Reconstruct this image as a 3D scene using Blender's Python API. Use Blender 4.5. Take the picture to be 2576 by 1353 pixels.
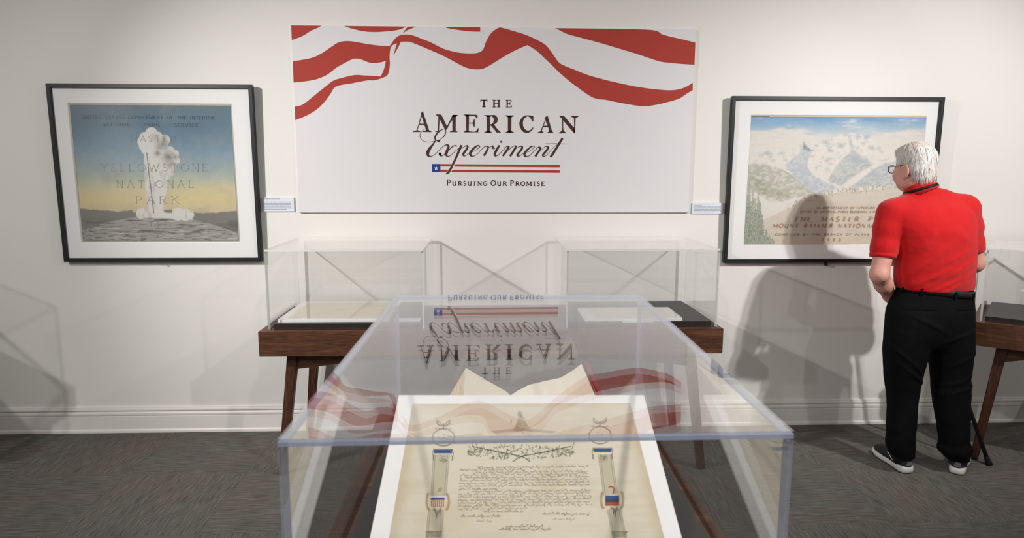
import bpy, bmesh, math, random
import numpy as np
from mathutils import Vector, Matrix
from mathutils.geometry import tessellate_polygon

for o in list(bpy.data.objects):
    bpy.data.objects.remove(o, do_unlink=True)
S = bpy.context.scene
COL = S.collection
rng = np.random.default_rng(7)
random.seed(7)

# ------------------------------------------------------------------ camera
FPX, PITCH, YAW, ROLL, DCAM, HCAM = 1722.66, .1445, .0369, .002, 4.0034, 1.56
_cp, _sp, _c, _s = math.cos(PITCH), math.sin(PITCH), math.cos(YAW), math.sin(YAW)
CF = np.array([_s * _cp, _c * _cp, -_sp])
CR = np.array([_c, -_s, 0.0])
CU = np.cross(CR, CF)
CR, CU = math.cos(ROLL) * CR + math.sin(ROLL) * CU, -math.sin(ROLL) * CR + math.cos(ROLL) * CU
CC = np.array([0.0, -DCAM, HCAM])
cam_data = bpy.data.cameras.new('camera')
cam_data.sensor_width = 36.0
cam_data.sensor_fit = 'HORIZONTAL'
cam_data.lens = FPX / 2576 * 36.0
cam_data.clip_start = 0.02
cam = bpy.data.objects.new('camera', cam_data)
COL.objects.link(cam)
cam.matrix_world = Matrix([[CR[i], CU[i], -CF[i], CC[i]] for i in range(3)] + [[0, 0, 0, 1]])
cam_data.dof.use_dof = True
cam_data.dof.focus_distance = 3.7
cam_data.dof.aperture_fstop = 5.6
S.camera = cam

# ------------------------------------------------------------------ world, exposure, lights
world = bpy.data.worlds.new('world')
S.world = world
world.use_nodes = True
world.node_tree.nodes['Background'].inputs[0].default_value = (0.9, 0.93, 1.0, 1)
world.node_tree.nodes['Background'].inputs[1].default_value = 0.02
S.view_settings.view_transform = 'Standard'
S.view_settings.look = 'None'
S.view_settings.gamma = 1.0
S.view_settings.use_curve_mapping = False
S.view_settings.exposure = 0.0
S.cycles.transparent_max_bounces = 48
S.cycles.max_bounces = 8
S.cycles.diffuse_bounces = 3
S.cycles.glossy_bounces = 5
S.cycles.adaptive_threshold = 0.02
S.cycles.use_denoising = True
S.cycles.sample_clamp_indirect = 6.0

def spot(name, loc, aim, watts, cone, blend=1.0, radius=0.035, col=(1.0, 0.98, 0.95)):
    d = bpy.data.lights.new(name, 'SPOT')
    d.energy = watts
    d.spot_size = math.radians(cone)
    d.spot_blend = blend
    d.shadow_soft_size = radius
    d.color = col
    o = bpy.data.objects.new(name, d)
    COL.objects.link(o)
    o.location = loc
    o.rotation_euler = (Vector(aim) - Vector(loc)).to_track_quat('-Z', 'Y').to_euler()
    return o

# track heads of the gallery and added fill spots, close under the ceiling
spot('track_spot_left', (-2.95, -2.35, 2.72), (0.35, 0.0, 0.75), 330, 75)
spot('track_spot_right', (2.99, -2.35, 2.72), (0.6, 0.0, 0.85), 135, 75)
spot('track_spot_right_print', (3.10, -2.33, 2.72), (2.5, 0.0, 1.35), 225, 85)
spot('track_spot_left_print', (-3.05, -2.33, 2.72), (-2.0, 0.0, 1.2), 100, 85)
spot('track_spot_case_right', (1.6, -3.5, 2.75), (0.15, -2.4, 0.8), 168, 70)
spot('track_spot_case_left', (-1.4, -3.9, 2.75), (0.1, -2.5, 0.8), 122, 70)
spot('track_spot_room_left', (-3.5, -4.4, 2.8), (-3.0, -4.0, 0.0), 290, 150, 1.0, 0.06)
spot('fill_spot_room_right', (2.6, -4.4, 2.8), (2.6, -4.2, 0.0), 178, 150, 1.0, 0.06)  # added fill, lifts the ambient level in the shadows and on the carpet
spot('fill_spot_wash', (0.0, -3.2, 2.8), (0.0, 0.0, 1.1), 50, 120, 1.0, 0.06)  # added broad weak fill for the middle of the back wall

# ------------------------------------------------------------------ geometry of the place: pixel ray on a real plane
def _ray(u, v):
    return CF * FPX + CR * (u - 1288.0) - CU * (v - 676.5)
def ony(u, v, y):
    d = _ray(u, v); return CC + d * ((y + DCAM) / d[1])
def onz(u, v, z):
    d = _ray(u, v); return CC + d * ((z - HCAM) / d[2])
def onplane(u, v, p0, n):
    d = _ray(u, v); p0 = np.asarray(p0, float); n = np.asarray(n, float)
    return CC + d * (((p0 - CC) @ n) / (d @ n))

# ------------------------------------------------------------------ helpers
def srgb(r, g=None, b=None):
    if g is None: r, g, b = r
    f = lambda c: (c / 255 / 12.92) if c <= 10.3 else ((c / 255 + 0.055) / 1.055) ** 2.4
    return (f(r), f(g), f(b), 1.0)

def tag(o, label=None, cat=None, group=None, kind=None):
    if label: o['label'] = label
    if cat: o['category'] = cat
    if group: o['group'] = group
    if kind: o['kind'] = kind
    return o

def empty(name, loc, label=None, cat=None, group=None):
    o = bpy.data.objects.new(name, None)
    o.empty_display_size = 0.1
    COL.objects.link(o)
    o.location = loc
    return tag(o, label, cat, group)

def link(name, me, mat=None, parent=None):
    o = bpy.data.objects.new(name, me)
    COL.objects.link(o)
    if mat is not None and not me.materials:
        for m in (mat if isinstance(mat, (list, tuple)) else [mat]):
            me.materials.append(m)
    if parent is not None:
        o.parent = parent
        if parent.type == 'EMPTY':
            o.matrix_parent_inverse = Matrix.Translation(-Vector(parent.location))
    return o

def mesh(name, verts, faces, mat=None, parent=None, smooth=False, midx=None):
    me = bpy.data.meshes.new(name)
    me.from_pydata([tuple(map(float, v)) for v in verts], [], [tuple(map(int, f)) for f in faces])
    if smooth:
        me.polygons.foreach_set('use_smooth', [True] * len(me.polygons))
    if midx is not None:
        me.polygons.foreach_set('material_index', midx)
    me.update()
    return link(name, me, mat, parent)

def mesh_np(name, V, F, mat=None, parent=None, smooth=True):
    """fast mesh from numpy arrays, quads or triangles"""
    me = bpy.data.meshes.new(name)
    V = np.asarray(V, np.float32); F = np.asarray(F, np.int32)
    k = F.shape[1]
    me.vertices.add(len(V)); me.vertices.foreach_set('co', V.ravel())
    me.loops.add(F.size); me.loops.foreach_set('vertex_index', F.ravel())
    me.polygons.add(len(F)); me.polygons.foreach_set('loop_start', np.arange(0, F.size, k, dtype=np.int32))
    me.update(calc_edges=True)
    me.validate()
    if smooth:
        me.polygons.foreach_set('use_smooth', [True] * len(me.polygons))
    return link(name, me, mat, parent)

class MB:
    def __init__(s): s.v = []; s.f = []; s.m = []
    def add(s, vs, fs, mi=0):
        n = len(s.v); s.v += [tuple(map(float, p)) for p in vs]
        s.f += [tuple(n + i for i in f) for f in fs]; s.m += [mi] * len(fs)
    def hexa(s, b, t, mi=0, skip=()):
        """b, t: four points each, counter-clockwise seen from above"""
        fs = [(3, 2, 1, 0), (4, 5, 6, 7), (0, 1, 5, 4), (1, 2, 6, 5), (2, 3, 7, 6), (3, 0, 4, 7)]
        s.add(list(b) + list(t), [f for i, f in enumerate(fs) if i not in skip], mi)
    def box(s, x0, x1, y0, y1, z0, z1, mi=0):
        s.hexa([(x0, y0, z0), (x1, y0, z0), (x1, y1, z0), (x0, y1, z0)],
               [(x0, y0, z1), (x1, y0, z1), (x1, y1, z1), (x0, y1, z1)], mi)
    def tube(s, pts, r, n=10, cap=True, mi=0):
        pts = [Vector(p) for p in pts]; rs = r if isinstance(r, (list, tuple)) else [r] * len(pts)
        base = len(s.v); up = Vector((0.31, 0.17, 0.93))
        for i, p in enumerate(pts):
            d = (pts[min(i + 1, len(pts) - 1)] - pts[max(i - 1, 0)]).normalized()
            a = d.cross(up)
            if a.length < 1e-4: a = d.cross(Vector((1, 0, 0)))
            a.normalize(); b = d.cross(a)
            for k in range(n):
                t = 2 * math.pi * k / n
                s.v.append(tuple(p + (a * math.cos(t) + b * math.sin(t)) * rs[i]))
        for i in range(len(pts) - 1):
            for k in range(n):
                s.f.append((base + i * n + k, base + i * n + (k + 1) % n, base + (i + 1) * n + (k + 1) % n, base + (i + 1) * n + k)); s.m.append(mi)
        if cap:
            s.f.append(tuple(base + k for k in range(n))[::-1]); s.m.append(mi)
            e = base + (len(pts) - 1) * n
            s.f.append(tuple(e + k for k in range(n))); s.m.append(mi)
    def build(s, name, mat, parent=None, smooth=False, bevel=0.0):
        o = mesh(name, s.v, s.f, mat, parent, smooth, s.m)
        if bevel:
            bm = bmesh.new(); bm.from_mesh(o.data)
            bmesh.ops.bevel(bm, geom=list(bm.edges), offset=bevel, segments=2, affect='EDGES', clamp_overlap=True)
            bm.to_mesh(o.data); bm.free()
        return o

# ------------------------------------------------------------------ materials
def newmat(name):
    m = bpy.data.materials.new(name); m.use_nodes = True
    nt = m.node_tree
    return m, nt, nt.nodes['Principled BSDF'], nt.nodes['Material Output']

def nd(nt, typ, **kw):
    n = nt.nodes.new(typ)
    for k, v in kw.items():
        if k.startswith('i_'): n.inputs[k[2:].replace('_', ' ')].default_value = v
        else: setattr(n, k, v)
    return n

def plain(name, col, rough=0.6, spec=0.5, noise=0.0, nscale=60, bump=0.0, bscale=300, metal=0.0, sheen=0.0):
    m, nt, p, out = newmat(name)
    p.inputs['Base Color'].default_value = col
    p.inputs['Roughness'].default_value = rough
    p.inputs['Specular IOR Level'].default_value = spec
    p.inputs['Metallic'].default_value = metal
    p.inputs['Sheen Weight'].default_value = sheen
    tc = nd(nt, 'ShaderNodeTexCoord')
    if noise:
        n = nd(nt, 'ShaderNodeTexNoise'); n.inputs['Scale'].default_value = nscale; n.inputs['Detail'].default_value = 5
        nt.links.new(tc.outputs['Object'], n.inputs['Vector'])
        mx = nd(nt, 'ShaderNodeMix', data_type='RGBA')
        mx.inputs['A'].default_value = tuple(c * (1 - noise) for c in col[:3]) + (1,)
        mx.inputs['B'].default_value = tuple(min(1, c * (1 + noise)) for c in col[:3]) + (1,)
        nt.links.new(n.outputs['Fac'], mx.inputs['Factor'])
        nt.links.new(mx.outputs['Result'], p.inputs['Base Color'])
    if bump:
        n = nd(nt, 'ShaderNodeTexNoise'); n.inputs['Scale'].default_value = bscale; n.inputs['Detail'].default_value = 3
        nt.links.new(tc.outputs['Object'], n.inputs['Vector'])
        b = nd(nt, 'ShaderNodeBump'); b.inputs['Strength'].default_value = bump; b.inputs['Distance'].default_value = 0.002
        nt.links.new(n.outputs['Fac'], b.inputs['Height'])
        nt.links.new(b.outputs['Normal'], p.inputs['Normal'])
    return m

def wood(name, dark, light, axis=0, scale=1.0, rough=0.42):
    """walnut: long grain along an object axis"""
    m, nt, p, out = newmat(name)
    tc = nd(nt, 'ShaderNodeTexCoord')
    mp = nd(nt, 'ShaderNodeMapping')
    sc = [14.0, 14.0, 14.0]; sc[axis] = 1.3
    mp.inputs['Scale'].default_value = [c * scale for c in sc]
    nt.links.new(tc.outputs['Object'], mp.inputs['Vector'])
    n1 = nd(nt, 'ShaderNodeTexNoise'); n1.inputs['Scale'].default_value = 1.1; n1.inputs['Detail'].default_value = 4; n1.inputs['Distortion'].default_value = 0.9
    nt.links.new(mp.outputs['Vector'], n1.inputs['Vector'])
    mul = nd(nt, 'ShaderNodeMath', operation='MULTIPLY'); mul.inputs[1].default_value = 9.0
    nt.links.new(n1.outputs['Fac'], mul.inputs[0])
    fr = nd(nt, 'ShaderNodeMath', operation='SINE'); nt.links.new(mul.outputs[0], fr.inputs[0])
    n2 = nd(nt, 'ShaderNodeTexNoise'); n2.inputs['Scale'].default_value = 9; n2.inputs['Detail'].default_value = 6
    mp2 = nd(nt, 'ShaderNodeMapping'); sc2 = [40.0, 40.0, 40.0]; sc2[axis] = 1.5
    mp2.inputs['Scale'].default_value = sc2
    nt.links.new(tc.outputs['Object'], mp2.inputs['Vector']); nt.links.new(mp2.outputs['Vector'], n2.inputs['Vector'])
    ad = nd(nt, 'ShaderNodeMath', operation='MULTIPLY_ADD'); ad.inputs[1].default_value = 0.22; ad.inputs[2].default_value = 0.1
    nt.links.new(fr.outputs[0], ad.inputs[0])
    ad2 = nd(nt, 'ShaderNodeMath', operation='ADD'); nt.links.new(ad.outputs[0], ad2.inputs[0]); nt.links.new(n2.outputs['Fac'], ad2.inputs[1])
    rp = nd(nt, 'ShaderNodeValToRGB')
    rp.color_ramp.elements[0].position = 0.25; rp.color_ramp.elements[0].color = dark
    rp.color_ramp.elements[1].position = 0.95; rp.color_ramp.elements[1].color = light
    nt.links.new(ad2.outputs[0], rp.inputs['Fac'])
    nt.links.new(rp.outputs['Color'], p.inputs['Base Color'])
    p.inputs['Roughness'].default_value = rough
    p.inputs['Specular IOR Level'].default_value = 0.35
    return m

def acrylic(name, tint=(0.998, 0.999, 0.998, 1), ior=1.49, refl=1.0):
    """clear sheet: dielectric reflection at both faces, the rest passes straight through"""
    m, nt, p, out = newmat(name)
    nt.nodes.remove(p)
    tr = nd(nt, 'ShaderNodeBsdfTransparent'); tr.inputs['Color'].default_value = tint
    gl = nd(nt, 'ShaderNodeBsdfGlossy'); gl.inputs['Roughness'].default_value = 0.0
    gl.inputs['Color'].default_value = (refl, refl, refl, 1)
    ge = nd(nt, 'ShaderNodeNewGeometry')
    mi = nd(nt, 'ShaderNodeMix', data_type='FLOAT'); mi.inputs['A'].default_value = ior; mi.inputs['B'].default_value = 1.0 / ior
    nt.links.new(ge.outputs['Backfacing'], mi.inputs['Factor'])
    fr = nd(nt, 'ShaderNodeFresnel'); nt.links.new(mi.outputs['Result'], fr.inputs['IOR'])
    mx = nd(nt, 'ShaderNodeMixShader')
    nt.links.new(fr.outputs['Fac'], mx.inputs['Fac'])
    nt.links.new(tr.outputs[0], mx.inputs[1]); nt.links.new(gl.outputs[0], mx.inputs[2])
    nt.links.new(mx.outputs[0], out.inputs['Surface'])
    return m

def acrylic_edge(name, col, solid=0.6):
    """polished saw-cut rim of the sheet"""
    m, nt, p, out = newmat(name)
    p.inputs['Base Color'].default_value = col
    p.inputs['Roughness'].default_value = 0.16
    tr = nd(nt, 'ShaderNodeBsdfTransparent'); tr.inputs['Color'].default_value = (0.93, 0.95, 0.98, 1)
    mx = nd(nt, 'ShaderNodeMixShader'); mx.inputs['Fac'].default_value = solid
    nt.links.new(tr.outputs[0], mx.inputs[1]); nt.links.new(p.outputs[0], mx.inputs[2])
    nt.links.new(mx.outputs[0], out.inputs['Surface'])
    return m

def attrmat(name, rough=0.85, spec=0.2):
    m, nt, p, out = newmat(name)
    a = nd(nt, 'ShaderNodeAttribute', attribute_name='Col')
    nt.links.new(a.outputs['Color'], p.inputs['Base Color'])
    p.inputs['Roughness'].default_value = rough
    p.inputs['Specular IOR Level'].default_value = spec
    return m

M = {}
M['wall'] = plain('wall_paint', (0.80, 0.778, 0.748, 1), 0.75, 0.25, 0.012, 3, 0.12, 420)
M['ceiling'] = plain('ceiling_paint', (0.82, 0.81, 0.79, 1), 0.9, 0.2)
M['trim'] = plain('trim_paint', (0.80, 0.77, 0.745, 1), 0.38, 0.45)
M['board'] = plain('banner_board', (0.75, 0.735, 0.755, 1), 0.7, 0.25, 0.01, 8)
M['red_ink'] = plain('red_ink', srgb(172, 62, 52), 0.65, 0.25)
M['brown_ink'] = plain('brown_ink', srgb(74, 50, 46), 0.65, 0.2)
M['blue_ink'] = plain('blue_ink', srgb(36, 62, 142), 0.65, 0.25)
M['white_ink'] = plain('white_ink', (0.82, 0.82, 0.84, 1), 0.65, 0.25)
M['frame'] = plain('black_frame', srgb(34, 34, 36), 0.38, 0.4, 0.25, 90)
M['mat_white'] = plain('mat_board', (0.83, 0.82, 0.82, 1), 0.85, 0.2, 0.01, 40)
M['card'] = plain('label_card', (0.74, 0.78, 0.86, 1), 0.7, 0.2)
M['grey_ink'] = plain('grey_ink', srgb(86, 94, 112), 0.8, 0.1)
M['deck'] = plain('charcoal_deck', srgb(58, 57, 57), 0.5, 0.4, 0.08, 300)
M['deck_edge'] = plain('black_deck_edge', srgb(32, 27, 27), 0.5, 0.4)
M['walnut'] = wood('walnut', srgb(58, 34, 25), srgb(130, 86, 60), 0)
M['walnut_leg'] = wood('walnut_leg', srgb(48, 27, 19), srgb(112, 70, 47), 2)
M['acrylic'] = acrylic('clear_acrylic')
M['acrylic_thick'] = acrylic('clear_acrylic_thick', ior=1.66)
M['edge'] = acrylic_edge('acrylic_rim', srgb(160, 167, 190), 0.5)
M['edge_rear'] = acrylic_edge('acrylic_rim_thin', srgb(228, 228, 224), 0.8)
M['glazing'] = acrylic('picture_glazing', (0.997, 0.997, 0.997, 1), 1.49)
M['paint'] = attrmat('painted_sheet')
M['steel'] = plain('steel', (0.6, 0.6, 0.6, 1), 0.3, 0.5, metal=1.0)
M['paper'] = plain('paper', srgb(226, 219, 203), 0.85, 0.2, 0.02, 30)
M['book_page'] = plain('book_page', srgb(232, 222, 202), 0.8, 0.2, 0.03, 60)
M['book_edge'] = plain('book_edge', srgb(216, 190, 152), 0.8, 0.2, 0.14, 90)
M['book_cover'] = plain('book_cover', srgb(112, 36, 36), 0.5, 0.4)

# ------------------------------------------------------------------ room shell
XL, XR, YB, ZC = -4.3, 4.0, -7.0, 3.0
def slab(name, x0, x1, y0, y1, z0, z1, mat):
    b = MB(); b.box(x0, x1, y0, y1, z0, z1)
    return tag(b.build(name, mat), kind='structure')
slab('wall_back', XL - .1, XR + .1, 0, .1, 0, ZC, M['wall'])
slab('wall_left', XL - .1, XL, YB, 0, 0, ZC, M['wall'])
slab('wall_right', XR, XR + .1, YB, 0, 0, ZC, M['wall'])
slab('wall_front', XL - .1, XR + .1, YB - .1, YB, 0, ZC, M['wall'])
slab('ceiling', XL - .1, XR + .1, YB - .1, .1, ZC, ZC + .1, M['ceiling'])

def carpet():
    m, nt, p, out = newmat('ribbed_carpet')
    tc = nd(nt, 'ShaderNodeTexCoord'); oi = nd(nt, 'ShaderNodeObjectInfo')
    off = nd(nt, 'ShaderNodeVectorMath', operation='SCALE'); off.inputs['Scale'].default_value = 37.0
    cx = nd(nt, 'ShaderNodeCombineXYZ')
    nt.links.new(oi.outputs['Random'], cx.inputs[0]); nt.links.new(oi.outputs['Random'], cx.inputs[1])
    nt.links.new(cx.outputs[0], off.inputs[0])
    ad = nd(nt, 'ShaderNodeVectorMath', operation='ADD')
    nt.links.new(tc.outputs['Object'], ad.inputs[0]); nt.links.new(off.outputs[0], ad.inputs[1])
    def noise(sx, sy, det, sc=1.0):
        mp = nd(nt, 'ShaderNodeMapping'); mp.inputs['Scale'].default_value = (sx, sy, 1)
        nt.links.new(ad.outputs[0], mp.inputs['Vector'])
        n = nd(nt, 'ShaderNodeTexNoise'); n.inputs['Scale'].default_value = sc; n.inputs['Detail'].default_value = det; n.inputs['Roughness'].default_value = .65
        nt.links.new(mp.outputs['Vector'], n.inputs['Vector']); return n
    rib = noise(9, 210, 5); fine = noise(430, 430, 2); hue = noise(2.0, 4.0, 3)
    rp = nd(nt, 'ShaderNodeValToRGB')
    e = rp.color_ramp.elements
    e[0].position = .30; e[0].color = srgb(64, 63, 61); e[1].position = .72; e[1].color = srgb(132, 130, 127)
    m1 = nd(nt, 'ShaderNodeMath', operation='MULTIPLY_ADD'); m1.inputs[1].default_value = .5; m1.inputs[2].default_value = -.25
    nt.links.new(fine.outputs['Fac'], m1.inputs[0])
    m2 = nd(nt, 'ShaderNodeMath', operation='ADD'); nt.links.new(rib.outputs['Fac'], m2.inputs[0]); nt.links.new(m1.outputs[0], m2.inputs[1])
    nt.links.new(m2.outputs[0], rp.inputs['Fac'])
    h2 = nd(nt, 'ShaderNodeValToRGB')
    e = h2.color_ramp.elements
    e[0].position = .35; e[0].color = (.90, .93, .90, 1); e[1].position = .68; e[1].color = (1.06, .92, .87, 1)
    nt.links.new(hue.outputs['Fac'], h2.inputs['Fac'])
    mx = nd(nt, 'ShaderNodeMix', data_type='RGBA', blend_type='MULTIPLY'); mx.inputs['Factor'].default_value = 1.0
    nt.links.new(rp.outputs['Color'], mx.inputs['A']); nt.links.new(h2.outputs['Color'], mx.inputs['B'])
    nt.links.new(mx.outputs['Result'], p.inputs['Base Color'])
    p.inputs['Roughness'].default_value = .95; p.inputs['Specular IOR Level'].default_value = .12
    b = nd(nt, 'ShaderNodeBump'); b.inputs['Strength'].default_value = .6; b.inputs['Distance'].default_value = .004
    nt.links.new(m2.outputs[0], b.inputs['Height']); nt.links.new(b.outputs['Normal'], p.inputs['Normal'])
    return m
M['carpet'] = carpet()
floor = slab('floor', XL - .1, XR + .1, YB - .1, .1, -.1, -.004, M['deck_edge'])
TS = .61
tb = MB(); h = TS / 2 - .0001
tb.hexa([(-h, -h, -.0039), (h, -h, -.0039), (h, h, -.0039), (-h, h, -.0039)], [(-h + .0004, -h + .0004, 0), (h - .0004, -h + .0004, 0), (h - .0004, h - .0004, 0), (-h + .0004, h - .0004, 0)])
tile0 = None
for i in range(14):
    for j in range(12):
        x, y = XL + TS * (i + .5), -TS * (j + .5) + .02
        if tile0 is None:
            tile0 = tb.build('carpet_tile', M['carpet'], floor); o = tile0
        else:
            o = tile0.copy(); COL.objects.link(o); o.parent = floor
        o.location = (x, y, 0); o.rotation_euler = (0, 0, math.pi / 2 * ((i + j) % 2))

def baseboard(name, p, q, nrm):
    # profile (out from wall, height)
    prof = [(0, .158), (.006, .158), (.010, .155), (.011, .148), (.014, .146), (.0155, .138), (.0145, .134), (.008, .131), (.008, .128),
            (.013, .126), (.016, .120), (.0165, .112), (.015, .106), (.012, .1035), (.012, .1005), (.0145, .0995), (.0145, .022), (.017, .020), (.020, .016), (.0215, .010), (.0215, 0)]
    p, q, nrm = Vector(p), Vector(q), Vector(nrm)
    vs = []; fs = []
    for a in (p, q):
        for d, z in prof: vs.append(a + nrm * d + Vector((0, 0, z)))
    n = len(prof)
    for i in range(n - 1): fs.append((i, i + 1, n + i + 1, n + i))
    o = mesh(name, vs, fs, M['trim'])
    for k, pl in enumerate(o.data.polygons): pl.use_smooth = False
    return tag(o, kind='structure')
baseboard('baseboard_back', (XL, 0, 0), (XR, 0, 0), (0, -1, 0))
baseboard('baseboard_left', (XL, YB, 0), (XL, 0, 0), (1, 0, 0))
baseboard('baseboard_right', (XR, 0, 0), (XR, YB, 0), (-1, 0, 0))
baseboard('baseboard_front', (XR, YB, 0), (XL, YB, 0), (0, 1, 0))

# ------------------------------------------------------------------ flat print: polygons and pen strokes
def catmull(P, n=6):
    P = np.asarray(P, float)
    if len(P) < 3: 
        t = np.linspace(0, 1, n + 1)[:, None]; return P[0] * (1 - t) + P[-1] * t
    Q = np.vstack([2 * P[0] - P[1], P, 2 * P[-1] - P[-2]])
    out = []
    for i in range(1, len(Q) - 2):
        t = np.linspace(0, 1, n, endpoint=False)[:, None]
        a, b, c, d = Q[i - 1], Q[i], Q[i + 1], Q[i + 2]
        out.append(.5 * (2 * b + (c - a) * t + (2 * a - 5 * b + 4 * c - d) * t ** 2 + (-a + 3 * b - 3 * c + d) * t ** 3))
    out.append(Q[-2][None])
    return np.vstack(out)

class Print:
    """flat printed shapes in a 2-D frame, laid on a surface by the function `lay`"""
    def __init__(s, lay): s.lay = lay; s.v = []; s.f = []
    def poly(s, pts):
        pts = [tuple(p) for p in pts]
        tris = tessellate_polygon([[Vector((p[0], p[1], 0)) for p in pts]])
        n = len(s.v); s.v += [s.lay(*p) for p in pts]
        for t in tris:
            a, b, c = [np.array(pts[i]) for i in t]
            cr = (b[0] - a[0]) * (c[1] - a[1]) - (b[1] - a[1]) * (c[0] - a[0])
            s.f.append(tuple(n + i for i in (t if cr < 0 else t[::-1])))
    def smooth_poly(s, pts, n=4, corner=50):
        P = np.asarray(pts, float); m = len(P); cor = []
        for i in range(m):
            a, b = P[i] - P[i - 1], P[(i + 1) % m] - P[i]
            ang = math.degrees(abs(math.atan2(a[0] * b[1] - a[1] * b[0], a @ b)))
            if ang > corner: cor.append(i)
        if len(cor) < 2: s.poly(np.vstack([catmull(np.vstack([P, P[:1]]), n)[:-1]])); return
        out = []
        for k, i in enumerate(cor):
            j = cor[(k + 1) % len(cor)]
            seg = [P[q % m] for q in range(i, j + 1 if j > i else j + m + 1)]
            out.append(catmull(seg, n)[:-1] if len(seg) > 2 else np.array(seg[:1]))
        s.poly(np.vstack(out))
    def stroke(s, pts, w=None, n=6, smooth=True):
        """pts: (x, y) with one width, or (x, y, w)"""
        P = np.asarray(pts, float)
        if P.shape[1] == 2: P = np.hstack([P, np.full((len(P), 1), w)])
        if smooth and len(P) > 2: P = catmull(P, n)
        xy = P[:, :2]; t = np.gradient(xy, axis=0); t /= np.linalg.norm(t, axis=1)[:, None] + 1e-9
        nr = np.stack([-t[:, 1], t[:, 0]], 1) * (np.maximum(P[:, 2:], .01) / 2)
        b = len(s.v)
        for a, c in zip(xy + nr, xy - nr): s.v += [s.lay(*a), s.lay(*c)]
        for i in range(len(xy) - 1): s.f.append((b + 2 * i, b + 2 * i + 1, b + 2 * i + 3, b + 2 * i + 2))
    def disc(s, x, y, r, n=20):
        s.poly([(x + r * math.cos(2 * math.pi * k / n), y + r * math.sin(2 * math.pi * k / n)) for k in range(n)])
    def build(s, name, mat, parent):
        o = mesh(name, s.v, s.f, mat, parent)
        if name == 'lettering': o['kind'] = 'stuff'
        return o

# capital letters as pen strokes in a unit box (x right, y up); weight 1 thick, 0 thin
def _arc(cx, cy, rx, ry, a0, a1, n=10):
    return [(cx + rx * math.cos(math.radians(a0 + (a1 - a0) * k / n)), cy + ry * math.sin(math.radians(a0 + (a1 - a0) * k / n))) for k in range(n + 1)]
GL = {
 'A': [([(0, 0), (.48, 1)], 0), ([(.48, 1), (1, 0)], 1), ([(.2, .38), (.8, .38)], 0)],
 'B': [([(.12, 0), (.12, 1)], 1), ([(.12, 1), (.55, 1)] + _arc(.55, .76, .3, .24, 90, -90) + [(.12, .52)], .6), ([(.12, .52), (.6, .52)] + _arc(.6, .26, .35, .26, 90, -90) + [(.12, 0)], .8)],
 'C': [(_arc(.55, .5, .52, .5, 40, 320, 18), .8)],
 'D': [([(.12, 0), (.12, 1)], 1), ([(.12, 1), (.4, 1)] + _arc(.4, .5, .56, .5, 90, -90, 14) + [(.12, 0)], .8)],
 'E': [([(.14, 0), (.14, 1)], 1), ([(.14, 1), (.92, 1), (.92, .84)], 0), ([(.14, .52), (.7, .52)], 0), ([(.14, 0), (.95, 0), (.98, .2)], 0)],
 'F': [([(.14, 0), (.14, 1)], 1), ([(.14, 1), (.95, 1), (.95, .84)], 0), ([(.14, .52), (.72, .52)], 0)],
 'G': [(_arc(.52, .5, .5, .5, 45, 320, 18), .8), ([(.92, .02), (.92, .42)], 1), ([(.66, .42), (1.0, .42)], 0)],
 'H': [([(.12, 0), (.12, 1)], 1), ([(.88, 0), (.88, 1)], 1), ([(.12, .52), (.88, .52)], 0)],
 'I': [([(.5, 0), (.5, 1)], 1)],
 'J': [([(.7, 1), (.7, .2)] + _arc(.4, .2, .3, .2, 0, -150, 8), 1)],
 'K': [([(.12, 0), (.12, 1)], 1), ([(.9, 1), (.14, .42)], 0), ([(.38, .6), (.98, 0)], 1)],
 'L': [([(.14, 1), (.14, 0)], 1), ([(.14, 0), (.95, 0), (.97, .2)], 0)],
 'M': [([(.08, 0), (.1, 1)], 0), ([(.1, 1), (.5, .12)], 1), ([(.5, .12), (.9, 1)], 0), ([(.9, 1), (.92, 0)], 1)],
 'N': [([(.1, 0), (.1, 1)], 0), ([(.1, 1), (.9, 0)], 1), ([(.9, 0), (.9, 1)], 0)],
 'O': [(_arc(.5, .5, .5, .5, 90, 450, 24), .8)],
 'P': [([(.12, 0), (.12, 1)], 1), ([(.12, 1), (.55, 1)] + _arc(.55, .74, .36, .26, 90, -90) + [(.12, .48)], .7)],
 'R': [([(.12, 0), (.12, 1)], 1), ([(.12, 1), (.5, 1)] + _arc(.5, .75, .32, .25, 90, -90) + [(.12, .5)], .7), ([(.46, .5), (.98, 0)], 1)],
 'S': [(_arc(.5, .75, .38, .25, 35, 240, 12) + _arc(.5, .25, .42, .25, 70, -150, 14), .8)],
 'T': [([(.5, 0), (.5, 1)], 1), ([(.02, .85), (.04, 1), (.96, 1), (.98, .85)], 0)],
 'U': [([(.1, 1), (.1, .3)] + _arc(.48, .3, .38, .3, 180, 350, 10), 1), ([(.86, 1), (.86, 0)], .8)],
 'V': [([(.02, 1), (.5, 0)], 1), ([(.5, 0), (.98, 1)], 0)],
 'W': [([(0, 1), (.28, 0)], 1), ([(.28, 0), (.5, .8)], 0), ([(.5, .8), (.74, 0)], 1), ([(.74, 0), (1, 1)], 0)],
 'Y': [([(.02, 1), (.5, .48)], 1), ([(.98, 1), (.5, .48)], 0), ([(.5, .48), (.5, 0)], 1)],
 '&': [([(.95, 0), (.3, .75)] + _arc(.48, .82, .2, .17, 200, -40, 8) + [(.2, .4)] + _arc(.4, .24, .32, .24, 140, 330, 8) + [(.9, .5)], .5)],
 '1': [([(.5, 0), (.5, 1), (.3, .85)], 1)],
 '9': [(_arc(.5, .7, .36, .3, 0, 360, 14), .6), ([(.86, .7), (.8, .3), (.5, 0)], 1)],
 '3': [([(.1, .95), (.8, .95), (.45, .6)] + _arc(.45, .3, .42, .3, 80, -150, 10), 1)],
 ',': [([(.5, .1), (.4, -.15)], 1)], '.': [([(.5, .0), (.5, .1)], 1)],
}
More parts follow.
